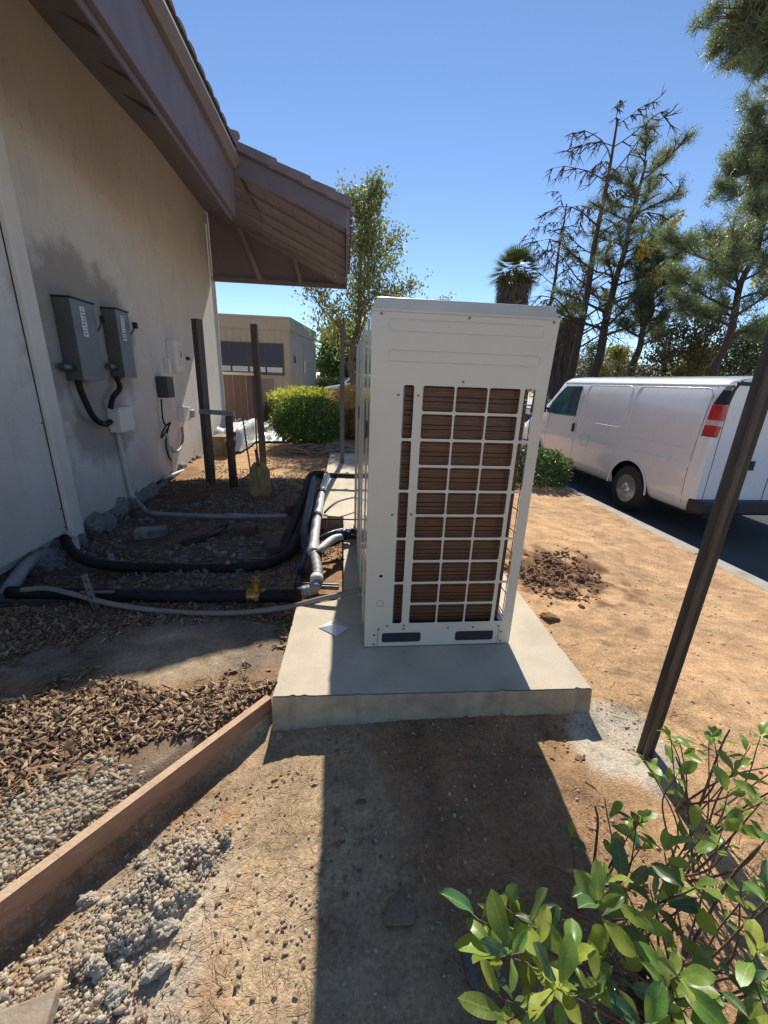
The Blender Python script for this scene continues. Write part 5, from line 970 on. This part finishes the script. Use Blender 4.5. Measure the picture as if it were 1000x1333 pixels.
# ---------------------------------------------------------------- background buildings
bb = thing('tan_building', 'low tan sided building with a wide dark window behind the main building', 'building', (-4, 20, 0))
YB = 20.; c_ = ay(377, 413, YB); XR = c_[0]; ZT = c_[2]
MB().mm(-12, XR - .02, YB + .02, YB + .2, -.1, ZT - .05).build('wall', MT['siding'], bb)
i = 0; x_ = XR - .10
while x_ > -7.5: MB().mm(x_ - .02, x_ + .02, YB - .004, YB + .02, .0, ZT - .55).build('batten', MT['siding'], bb); x_ -= .30
MB().mm(-12, XR, YB - .03, YB + .018, ZT - .55, ZT - .08).build('fascia_board', MT['siding'], bb)
MB().mm(-12, XR + .02, YB - .06, YB + .02, ZT - .07, ZT + .01).build('roof_cap', MT['cap'], bb)
sx1, sy1 = ay(411, 440, 25.5)[0], 25.5
MB().add([(XR, YB, -.1), (sx1, sy1, -.1), (sx1 - .3, sy1, -.1), (XR - .3, YB + .1, -.1), (XR, YB, ZT - .5), (sx1, sy1, ZT - .5), (sx1 - .3, sy1, ZT - .5), (XR - .3, YB + .1, ZT - .5)], BOXF).build('side_wall', MT['siding_cool'], bb)
MB().add([(XR + .04, YB - .03, ZT - .55), (sx1 + .04, sy1, ZT - .55), (sx1 - .3, sy1, ZT - .55), (XR - .3, YB + .1, ZT - .55), (XR + .04, YB - .03, ZT), (sx1 + .04, sy1, ZT), (sx1 - .3, sy1, ZT), (XR - .3, YB + .1, ZT)], BOXF).build('side_fascia', MT['siding_cool'], bb)
MB().add([(-12, YB, ZT - .1), (XR, YB, ZT - .1), (sx1, sy1, ZT - .1), (-12, sy1, ZT - .1)], [(0, 1, 2, 3)]).build('roof', MT['cap'], bb)
wx0, wx1_, wz0, wz1 = -5.9, -2.72, 1.62, 2.98
fr = MB(); fr.mm(wx0, wx1_, YB - .03, YB + .0, wz0, wz0 + .06); fr.mm(wx0, wx1_, YB - .03, YB + .0, wz1 - .06, wz1); fr.mm(wx1_ - .06, wx1_, YB - .029, YB + .001, wz0, wz1); fr.mm(wx0, wx0 + .06, YB - .029, YB + .001, wz0, wz1)
fro = fr.build('window', MT['winframe'], bb)
MB().mm(wx0 + .06, wx1_ - .06, YB - .026, YB, wz0 + .42, wz0 + .47).build('transom', MT['winframe'], fro)
for k in range(4):
    a_ = wx0 + .06 + k * .765; MB().mm(a_, a_ + .765, YB - .012, YB - .008, wz0 + .47, wz1 - .06).build('pane', MT['glass'], fro); MB().mm(a_ + .02, a_ + .745, YB - .012, YB - .008, wz0 + .08, wz0 + .42).build('pane', MT['glass'], fro)
    MB().mm(a_ + .745, a_ + .785, YB - .024, YB + .002, wz0 + .06, wz1 - .06).build('mullion', MT['winframe'], fro)
for k in range(4): a_ = wx0 + .1 + k * .765; MB().mm(a_ + .02, a_ + .7, YB - .018, YB - .0125, wz0 + .12, wz0 + .34).build('blind', MT['trim'], fro)
MB().box((XR + (sx1 - XR) * .12 + .03, YB + .6, 2.35), (.06, .2, .3)).build('wall_lamp', MT['winframe'], bb); MB().box((XR + (sx1 - XR) * .45 + .03, YB + 2.6, 2.1), (.04, .5, .6)).build('notice', MT['trim'], bb)
# brown fence beside the main building and low stone wall with sheet
fn = thing('wooden_fence', 'brown board fence with pale top rail past the wall corner', 'fence', (-2.7, 11.5, 0))
for k in range(6): MB().mm(-3.4 + k * .17, -3.25 + k * .17, 11.45 + .02 * (k % 2), 11.49 + .02 * (k % 2), .35, 1.56).build('fence_board', MT['fence'], fn)
MB().mm(-3.45, -2.36, 11.42, 11.56, 1.562, 1.63).build('top_rail', MT['cap'], fn); MB().mm(-2.40, -2.30, 11.5, 11.6, 0, 1.56).build('fence_post', MT['fence'], fn)
MB().add([(-2.30, 11.6, .3), (-2.27, 11.6, .3), (-2.30, 14.4, .3), (-2.33, 14.4, .3), (-2.30, 11.6, 1.5), (-2.27, 11.6, 1.5), (-2.30, 14.4, 1.5), (-2.33, 14.4, 1.5)], BOXF).build('fence_return', MT['fence'], fn)
sw = thing('low_stone_wall', 'low tan stone wall partly covered with white sheeting beyond the standpipe', 'wall', (-2.35, 9.4, 0))
MB().mm(-2.62, -2.32, 8.4, 11.2, -.1, .38).build('core', MT['stonewall'], sw); k = 0; r = random.Random(4)
y_ = 8.4
while y_ < 11:
    for z_ in (.05, .24):
        s_ = r.uniform(.2, .3); o = link('stone', SM[k % 6].copy(), None, sw); o.data.materials.clear(); o.data.materials.append(MT['stonewall']); o.location = Vector((-2.31, y_ + r.uniform(-.03, .03), z_)) - Vector(ORG[sw]); o.scale = (.14, .30, .22); k += 1
    y_ += .24
def sheet(lab, cx_, cy_, w_, l_, zt, seed):
    r = np.random.default_rng(seed); N = 22; xs = np.linspace(-.5, .5, N); XX, YY = np.meshgrid(xs, xs); n_ = fbm(XX + seed, YY, 5, 4, seed); ZZ = zt + (n_ - .45) * .22; ed_ = np.maximum(abs(XX), abs(YY)); ZZ = ZZ * (1 - ss(.36, .5, ed_)) + .03 * ss(.36, .5, ed_) + .02
    V = np.stack([cx_ + XX * w_ * (1 + .2 * (n_ - .5)), cy_ + YY * l_ * (1 + .25 * (n_ - .5)), ZZ], -1).reshape(-1, 3); i_ = np.arange(N * N).reshape(N, N); Fc = np.stack([i_[:-1, :-1], i_[:-1, 1:], i_[1:, 1:], i_[1:, :-1]], -1).reshape(-1, 4)
    o = npobj('plastic_sheet', V, Fc, MT['sheet'], None, True); return tag(o, lab, 'plastic sheet')
sheet('crumpled white plastic sheet draped over the low stone wall', -2.42, 9.9, .62, 2.6, .46, 3)
sheet('crumpled white plastic sheet lying on the ground left of the green shrub', -1.75, 11.0, .8, 1.6, .12, 6)
# far house behind the trees
fh = thing('far_house', 'distant pale house with a gable seen between the trunks above the van', 'house', (13, 44, 0))
hx0, hx1 = ay(752, 500, 44)[0], ay(815, 500, 44)[0]
MB().prism([(hx0, -.3), (hx1, -.3), (hx1, 3.2), ((hx0 + hx1) / 2, 4.6), (hx0, 3.2)], 'y', 44, 52).build('wall', MT['farwall'], fh)
xm = (hx0 + hx1) / 2
for s_ in (-1, 1):
    xe = xm + s_ * ((hx1 - hx0) / 2 + .5); MB().add([(xm, 43.5, 4.66), (xe, 43.5, 2.98), (xe, 52.4, 2.98), (xm, 52.4, 4.66), (xm, 43.5, 4.82), (xe, 43.5, 3.14), (xe, 52.4, 3.14), (xm, 52.4, 4.82)], BOXF).build('roof', MT['farroof'], fh)
f_o = MB().mm(xm - 1.2, xm - .2, 43.93, 43.97, 1.2, 2.4).build('window', MT['winframe'], fh); MB().mm(xm - 1.12, xm - .28, 43.91, 43.928, 1.28, 2.32).build('pane', MT['glass'], f_o)
fh2 = thing('far_house', 'distant long grey-roofed building behind the brown trees on the right', 'house', (24, 40, 0))
x0_, x1_ = ay(830, 500, 40)[0], ay(1100, 500, 40)[0]; MB().mm(x0_, x1_, 40, 48, -.3, 2.6).build('wall', MT['farwall'], fh2); MB().add([(x0_ - .5, 39.4, 2.6), (x1_ + .5, 39.4, 2.6), (x1_, 44, 4.2), (x0_, 44, 4.2)], [(0, 1, 2, 3)]).build('roof', MT['farroof'], fh2)

# ---------------------------------------------------------------- vehicles
def vanpts(H):      # half profile: x from centre, z above road, for roof height H
    base = [(.90, .36), (.955, .42), (.985, .55), (.998, .80), (1.0, .98), (.988, 1.05), (.985, 1.15), (.975, 1.36), (.955, 1.55), (.925, 1.80), (.895, 1.94), (.84, 2.04), (.74, 2.09), (.5, 2.12), (0, 2.14)]
    zb = .98; k = (H - zb) / (2.14 - zb); return [(x_, z_ if z_ <= zb else zb + (z_ - zb) * k) for x_, z_ in base]
def vside(z): 
    P_ = vanpts(2.14); 
    for (xa, za), (xb, zb) in zip(P_, P_[1:]):
        if za <= z <= zb: return xa + (xb - xa) * (z - za) / (zb - za)
    return 1.
van = thing('cargo_van', 'white cargo van parked along the kerb, rear towards the camera', 'van', (5.56, 7.5, -.35))
VX, VY, VZ = 5.56, 4.72, -.35
def roofH(u): 
    if u < 3.95: return 2.14 - .02 * (1 - min(1, u / .4)) ** 2
    if u < 4.85: return 2.14 + (1.32 - 2.14) * (u - 3.95) / .9
    return 1.32 + (1.0 - 1.32) * ((u - 4.85) / .85) ** 1.6
wheels = (1.30, 4.70); RW = .375
us = sorted(set([round(v, 3) for v in list(np.arange(0, 5.7, .1)) + [5.7] + [w_ + d_ for w_ in wheels for d_ in np.arange(-.46, .461, .046)]]))
vs, fs = [], []; nP = 15
for u in us:
    P_ = vanpts(roofH(u)); arch = .36
    for w_ in wheels:
        d_ = abs(u - w_)
        if d_ < .46: arch = max(arch, RW + (.46 ** 2 - d_ ** 2) ** .5 * .98)
    tp_ = 1 - .035 * (1 - min(1, u / .25)) ** 2 - (.16 * max(0, (u - 5.0) / .7) ** 2)
    lo = [p for p in P_ if p[1] > arch + .0]
    half = []
    for i_, (x_, z_) in enumerate(P_):
        if z_ < arch: z_n = arch + .0001 * i_; x_n = vside(min(z_n, 2.0)) 
        else: z_n, x_n = z_, x_
        half.append((x_n * tp_, z_n))
    for x_, z_ in half: vs.append((VX - x_, VY + u, VZ + z_))
    for x_, z_ in half[-2::-1]: vs.append((VX + x_, VY + u, VZ + z_))
m_ = 2 * nP - 1
for i_ in range(len(us) - 1):
    for j in range(m_ - 1): fs.append((i_ * m_ + j, i_ * m_ + j + 1, (i_ + 1) * m_ + j + 1, (i_ + 1) * m_ + j))
fs.append(tuple(range(m_ - 1, -1, -1))); fs.append(tuple((len(us) - 1) * m_ + j for j in range(m_)))
b_ = MB(); b_.v = vs; b_.f = fs; body = b_.build('body', MT['vanpaint'], van, True)
# clean shading: weighted by sharp angle
body.data.polygons.foreach_set('use_smooth', [True] * (len(fs) - 2) + [False, False])
def VL(side, u, z, off=.004): return (VX + side * (vside(z) * (1 - .035 * (1 - min(1, u / .25)) ** 2) + off), VY + u, VZ + z)
def strip(P_, r, nm, m, n_=5): return MB().tube(P_, r, n_).build(nm, m, van)
MB().mm(VX - .90, VX + .90, VY + .06, VY + 5.5, VZ + .34, VZ + .46).build('underbody', MT['blackplastic'], van)
for w_ in wheels:
    MB().mm(VX - .80, VX + .80, VY + w_ - .47, VY + w_ + .47, VZ + .46, VZ + .95).build('wheel_well', MT['blackplastic'], van)
    for s_ in (-1, 1):
        xc = VX + s_ * .86; ww = MB().lathe([(-.115, .2), (-.115, .34), (-.10, .365), (0, RW), (.10, .365), (.115, .34), (.115, .2)], (xc, VY + w_, VZ + RW), 'x', 36).build('wheel', MT['tyre'], van, True)
        MB().lathe([(s_ * .119, .222), (s_ * .112, .226), (s_ * .09, .205), (s_ * .085, .12), (s_ * .10, .105), (s_ * .125, .08), (s_ * .14, .04), (s_ * .14, .002)], (xc, VY + w_, VZ + RW), 'x', 28).build('rim', MT['rim'], ww, True)
        for k in range(8):
            a_ = k * pi / 4; MB().lathe([(s_ * .0875, .022), (s_ * .0905, .022)], (xc, VY + w_ + .155 * cos(a_), VZ + RW + .155 * sin(a_)), 'x', 10).build('rim_hole', MT['ink'], ww)
    for s_ in (-1, 1): strip([(VX + s_ * 1.003, VY + w_ + .46 * cos(q), VZ + RW + .46 * sin(q)) for q in np.linspace(.02, pi - .02, 20)], .014, 'arch_lip', MT['vanpaint'])
def loop(u0, u1, z0, z1, r, nm, m, rad=.006, side=-1):
    P_ = []
    for cu_, cz_, a0 in ((u1 - r, z1 - r, 0), (u0 + r, z1 - r, 90), (u0 + r, z0 + r, 180), (u1 - r, z0 + r, 270)):
        for k in range(4): a_ = radians(a0 + k * 30); P_.append(VL(side, cu_ + r * cos(a_), cz_ + r * sin(a_), .0))
    D = []
    for a_, b_2 in zip(P_, P_[1:] + P_[:1]):
        for k in range(4): D.append(tuple(Vector(a_).lerp(Vector(b_2), k / 4)))
    Q = [VL(side, p[1] - VY, p[2] - VZ, .0) for p in D]; Q.append(Q[0]); return MB().tube(Q, rad, 5, False).build(nm, m, van, True)
for s_ in (-1, 1):
    loop(1.72, 2.98, 1.30, 1.96, .09, 'pressed_panel', MT['vanpaint'], .007, s_); loop(.22, 1.60, 1.18, 1.96, .10, 'pressed_panel', MT['vanpaint'], .007, s_)
    for u in (3.05, 4.22, .20): strip([VL(s_, u, z_, -.001) for z_ in np.linspace(.46, 1.98, 14)], .004, 'door_seam', MT['ink'])
    # window
    def quad(pts, nm, m, off=.006):
        n_ = len(pts); A_ = [VL(s_, u, z_, off) for u, z_ in pts]; return MB().add(A_, [tuple(range(n_))]).build(nm, m, van)
    quad([(3.16, 1.37), (3.95, 1.36), (4.35, 1.37), (4.12, 1.62), (3.85, 1.86), (3.76, 1.92), (3.2, 1.93)], 'door_window', MT['carglass'], .012)
    strip([VL(s_, u, z_, .012) for u, z_ in [(3.16, 1.37), (3.95, 1.36), (4.35, 1.37), (4.12, 1.62), (3.85, 1.86), (3.76, 1.92), (3.2, 1.93), (3.16, 1.37)]], .011, 'window_seal', MT['blackplastic'])
    MB().box(VL(s_, 3.13, 1.15, .02), (.03, .05, .17)).build('door_handle', MT['blackplastic'], van, bevel=.008)
    mr_ = MB().box((VX + s_ * 1.16, VY + 4.28, VZ + 1.50), (.22, .10, .30)).build('wing_mirror', MT['blackplastic'], van, bevel=.03); MB().bar((VX + s_ * .97, VY + 4.25, VZ + 1.42), (VX + s_ * 1.08, VY + 4.28, VZ + 1.46), .05, .05).build('mirror_arm', MT['blackplastic'], mr_)
    # rear corner: black upper trim and tail light
    def corner(z0, z1, nm, m, off, u1=.20):
        vs_ = []; zz_ = np.linspace(z0, z1, 6)
        for z_ in zz_:
            ux = u1 - .08 * (z_ - z0) / max(.01, (z1 - z0)) if nm == 'corner_trim' else u1
            p1 = VL(s_, ux, z_, off); p2 = VL(s_, .012, z_, off); p3 = (VX + s_ * (vside(z_) * .965 - .035), VY - off * 1.0 - .001, VZ + z_); vs_ += [p1, p2, (p2[0], VY - off - .001, p2[2]), p3]
        fs_ = [(i_ * 4 + j, i_ * 4 + j + 1, (i_ + 1) * 4 + j + 1, (i_ + 1) * 4 + j) for i_ in range(5) for j in range(3)]; return MB().add(vs_, fs_).build(nm, m, van)
    corner(1.765, 2.05, 'corner_trim', MT['blackplastic'], .008, .15)
    corner(1.575, 1.76, 'tail_light', MT['red'], .014, .15); corner(1.385, 1.508, 'tail_light', MT['red'], .0141, .15); corner(1.510, 1.573, 'reverse_light', MT['clearlens'], .013, .15); corner(1.372, 1.384, 'lamp_gasket', MT['blackplastic'], .012, .155)
loop(2.55, 2.78, .86, 1.06, .03, 'fuel_door', MT['ink'], .0025, -1)
for z_ in (.99,): strip([VL(-1, u, z_, .0) for u in np.linspace(.35, 3.6, 12)], .008, 'body_crease', MT['vanpaint'])
strip([VL(-1, u, 2.0, .006) for u in np.linspace(.02, 3.95, 14)], .008, 'drip_rail', MT['vanpaint'])
strip([(VX, VY - .003, VZ + .55), (VX, VY - .003, VZ + 2.05)], .004, 'rear_door_seam', MT['ink']); 
for s_ in (-1, 1): 
    strip([(VX + s_ * .86, VY - .003, VZ + z_) for z_ in np.linspace(.55, 1.98, 5)], .003, 'rear_door_edge', MT['ink'])
    MB().box((VX + s_ * .30, VY - .012, VZ + 1.02), (.05, .02, .12)).build('rear_handle', MT['blackplastic'], van)
for k_ in range(7):
    xa_ = VX - .84 + k_ * .24; MB().mm(xa_, xa_ + .242, VY - .012, VY - .004, VZ + 1.985 + .045 * sin(pi * (k_ + .5) / 7), VZ + 2.03 + .045 * sin(pi * (k_ + .5) / 7)).build('rear_header_trim', MT['blackplastic'], van)
MB().mm(VX - .98, VX + .98, VY - .14, VY + .10, VZ + .38, VZ + .56).build('rear_bumper', MT['blackplastic'], van, bevel=.03)
MB().mm(VX - .45, VX + .45, VY - .145, VY - .138, VZ + .44, VZ + .54).build('plate_recess', MT['ink'], van)
MB().add([(VX - .78, VY + 3.98, VZ + 2.09), (VX + .78, VY + 3.98, VZ + 2.09), (VX + .86, VY + 4.84, VZ + 1.345), (VX - .86, VY + 4.84, VZ + 1.345)], [(0, 1, 2, 3)]).build('windscreen', MT['carglass'], van)
MB().tube([(VX - .6, VY + .3, VZ + .3), (VX - .6, VY - .1, VZ + .28)], .035, 8).build('exhaust', MT['rust'], van, True)

# far parked car (hood towards the left)
cc = ay(417, 498, 17.6); car = thing('parked_car', 'pale pickup-like car parked beyond the hedges, left of the units', 'car', (cc[0] + 2.2, 17.6, .03)); CX, CY, CZ = cc[0], 17.6, .16
side = [(0, .35), (.02, .85), (.12, 1.05), (.9, 1.2), (1.45, 1.72), (1.8, 1.79), (2.7, 1.79), (2.85, 1.22), (4.6, 1.2), (4.75, .8), (4.7, .35)]
b_ = MB(); n_ = len(side); A_ = [(CX + x_, CY + (.0 if z_ < 1.25 else .16), CZ + z_) for x_, z_ in side]; Bk = [(CX + x_, CY + 1.8 - (.0 if z_ < 1.25 else .16), CZ + z_) for x_, z_ in side]
b_.add(A_ + Bk, [tuple(range(n_)), tuple(range(2 * n_ - 1, n_ - 1, -1))] + [(i_, i_ + n_, (i_ + 1) % n_ + n_, (i_ + 1) % n_) for i_ in range(n_)]); b_.build('body', MT['vanpaint'], car, bevel=.05)
MB().add([(CX + 1.06, CY - .01, CZ + 1.26), (CX + 1.5, CY + .125, CZ + 1.68), (CX + 1.95, CY + .13, CZ + 1.71), (CX + 1.95, CY - .01, CZ + 1.26)], [(0, 1, 2, 3)]).build('side_window', MT['carglass'], car)
MB().add([(CX + 2.05, CY - .01, CZ + 1.26), (CX + 2.05, CY + .13, CZ + 1.71), (CX + 2.66, CY + .13, CZ + 1.71), (CX + 2.76, CY - .01, CZ + 1.26)], [(0, 1, 2, 3)]).build('side_window', MT['carglass'], car)
MB().add([(CX + .93, CY + .12, CZ + 1.24), (CX + .93, CY + 1.68, CZ + 1.24), (CX + 1.42, CY + 1.58, CZ + 1.71), (CX + 1.42, CY + .22, CZ + 1.71)], [(0, 1, 2, 3)]).build('windscreen', MT['carglass'], car)
for u in (.85, 3.65):
    for yq in (.08, 1.72):
        ww = MB().lathe([(-.1, .2), (-.1, .3), (0, .33), (.1, .3), (.1, .2)], (CX + u, CY + yq, CZ + .33), 'y', 20).build('wheel', MT['tyre'], car, True); MB().lathe([(-.108, .19), (-.102, .19)], (CX + u, CY + yq, CZ + .33), 'y', 16).build('rim', MT['rim'], ww)
# stray orphan materials are dropped with the file
